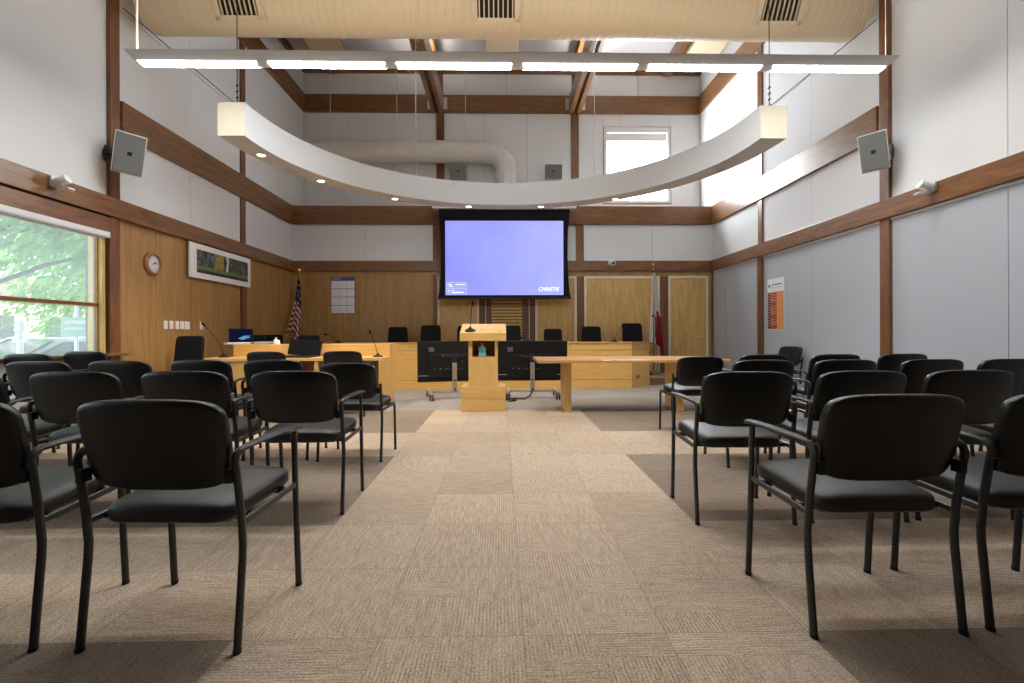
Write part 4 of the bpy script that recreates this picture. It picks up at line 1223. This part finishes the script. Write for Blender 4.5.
def car(loc, rz, mat, label):
    t = thing('parked_car', label, 'car', loc, rz, 'cars parked outside the window')
    body = [(-2.15, .30), (2.1, .28), (2.2, .55), (2.05, .78), (1.15, .92), (.45, 1.38), (-.85, 1.44), (-1.65, 1.02), (-2.15, .95), (-2.22, .6)]
    m = MB(); vs = []
    for (y, k) in ((-.86, 1), (.86, 1)):
        vs += [(px, y * (1 if pz < .96 else .80), pz) for (px, pz) in body]
    n = len(body)
    m.add(vs, [tuple(range(n)), tuple(range(n, 2 * n))[::-1]] + [(i, n + i, n + (i + 1) % n, (i + 1) % n) for i in range(n)])
    b = m.build('body', mat, t, .06, 3)
    m = MB()
    for s in (-1, 1):
        q = [(-1.45, s * .858, .99), (.95, s * .858, .99), (.40, s * .72, 1.32), (-.80, s * .72, 1.36)]
        m.add(q, [(0, 1, 2, 3)])
    m.add([(1.16, -.74, .955), (1.16, .74, .955), (.52, .62, 1.355), (.52, -.62, 1.355)], [(0, 1, 2, 3)])
    m.add([(-1.70, -.72, 1.04), (-1.70, .72, 1.04), (-.95, .62, 1.42), (-.95, -.62, 1.42)], [(0, 1, 2, 3)])
    g = m.build('window_glass', 'carglass', t)
    for x in (-1.35, 1.35):
        for s in (-1, 1):
            m = MB(); m.lathe([(.0, -.10), (.2, -.10), (.31, -.09), (.33, 0), (.31, .09), (.2, .10), (0, .10)], 24, T=Matrix.Translation((x, s * .78, .33)) @ Matrix.Rotation(PI / 2, 4, 'X')); wl = m.build('wheel', 'tyre', t)
            m = MB(); m.lathe([(.0, .104), (.19, .102), (.2, .09)], 20, T=Matrix.Translation((x, s * .78, .33)) @ Matrix.Rotation(-s * PI / 2, 4, 'X')); m.build('hubcap', 'steel', wl)
car((-10.7, 12.4, GZ - .1), math.radians(78), 'cargrey', 'grey car parked right outside the left window')
car((-17.6, 19.5, GZ - .1), math.radians(12), 'carwhite', 'white car parked behind the lamp post outside')
car((-20.0, 24.0, GZ - .1), math.radians(12), 'carblue', 'blue car parked beyond the white car outside')
car((-24.5, 26.0, GZ - .1), math.radians(12), 'carwhite', 'far white car at the end of the parked row outside')
t = thing('street_sign', 'pale green sign board on a post outside the left window', 'sign', (-7.35, 8.5, GZ))
m = MB(); m.tube([(0, 0, 0), (0, 0, 1.95)], .03, 8); m.build('post', 'whitemetal', t)
T = Matrix.Rotation(math.radians(45), 4, 'Z')
m = MB(); m.box(-.20, .20, -.04, -.02, 1.38, 1.72, 0, T=T); sb = m.build('sign_board', 'signgreen', t, .01)
m = MB(); m.box(-.15, .15, -.046, -.04, 1.60, 1.66, 0, T=T); m.box(-.15, .1, -.046, -.04, 1.50, 1.54, 0, T=T); m.build('sign_lettering', 'paper', sb)
for (x, y, h, lab) in ((-8.7, 8.9, 1.55, 'white bollard lamp outside the middle of the left window'), (-8.5, 7.75, 1.2, 'white fire hydrant shaped post outside at the left edge')):
    t = thing('street_post', lab, 'post', (x, y, GZ))
    m = MB(); m.lathe([(.10, 0), (.10, .05), (.05, .09), (.045, h - .1), (.08, h - .06), (.07, h)], 16); m.build('shaft', 'whitemetal', t)
    m = MB(); m.lathe([(.07, h), (.08, h + .05), (.05, h + .12), (0, h + .15)], 16); m.tube([(-.11, 0, h - .25), (.11, 0, h - .25)], .035, 10); m.build('cap', 'whitemetal', t)
t = thing('far_building', 'low tan building beyond the trees across the street', 'building', (-40, 40, GZ))
m = MB(); m.box(-4, 4, -12, 12, 0, 4.2); m.build('walls', 'stucco', t)
m = MB(); m.prism([(-4.5, 4.2), (4.5, 4.2), (0, 6.2)], -12.5, 12.5, 0, 'y'); m.build('roof', 'bark', t)
for k in range(5):
    m = MB(); m.box(3.98, 4.04, -10 + k * 4.4, -8 + k * 4.4, 1.2, 2.9); m.build('window', 'carglass', t)

# ------------------------------------------------------------------ light
wd = D.worlds.new('sky'); SC.world = wd; wd.use_nodes = True
nt = wd.node_tree; nt.nodes.clear()
o = nt.nodes.new('ShaderNodeOutputWorld'); bg = nt.nodes.new('ShaderNodeBackground')
bg.inputs[0].default_value = (.80, .91, 1, 1); bg.inputs[1].default_value = 2.8
nt.links.new(bg.outputs[0], o.inputs[0])
def light(name, typ, loc, rot, energy, color, **kw):
    l = D.lights.new(name, typ); l.energy = energy; l.color = color
    for k, v in kw.items(): setattr(l, k, v)
    ob = D.objects.new(name, l); COL.objects.link(ob); ob.location = loc; ob.rotation_euler = rot
    return ob
light('sun', 'SUN', (10, -5, 12), (math.radians(48), 0, math.radians(60)), 5.0, (1, .95, .86), angle=.01)
for i, (y0, y1) in enumerate((W1, W2)):
    p = light('window_portal', 'AREA', (XL - .24, (y0 + y1) / 2, (ZS + ZH) / 2), (0, -PI / 2, 0), 1, (1, 1, 1), shape='RECTANGLE', size=ZH - ZS, size_y=y1 - y0)
    p.data.cycles.is_portal = True
for (x, y) in lampspots:
    light('downlight_beam', 'SPOT', (x, y, RZ0 - .02), (0, 0, 0), 110, (1, .83, .58), spot_size=math.radians(95), spot_blend=.6, shadow_soft_size=.05)

# ------------------------------------------------------------------ camera
cam = D.cameras.new('camera'); co = D.objects.new('camera', cam); COL.objects.link(co)
F = 483.0
cam.sensor_width = 36; cam.lens = 36 * F / 1024; cam.shift_y = -7.5 / 1024
cam.clip_start = .05
th = math.atan(10 / F)
co.matrix_world = Matrix.Translation((0, 0, 1.05)) @ Matrix.Rotation(-th, 4, 'Z') @ Matrix.Rotation(PI / 2, 4, 'X') @ Matrix.Rotation(-.0035, 4, 'Z')
SC.camera = co
SC.view_settings.view_transform = 'Standard'; SC.view_settings.look = 'None'
SC.view_settings.gamma = 1; SC.view_settings.use_curve_mapping = False
SC.view_settings.exposure = 0.45
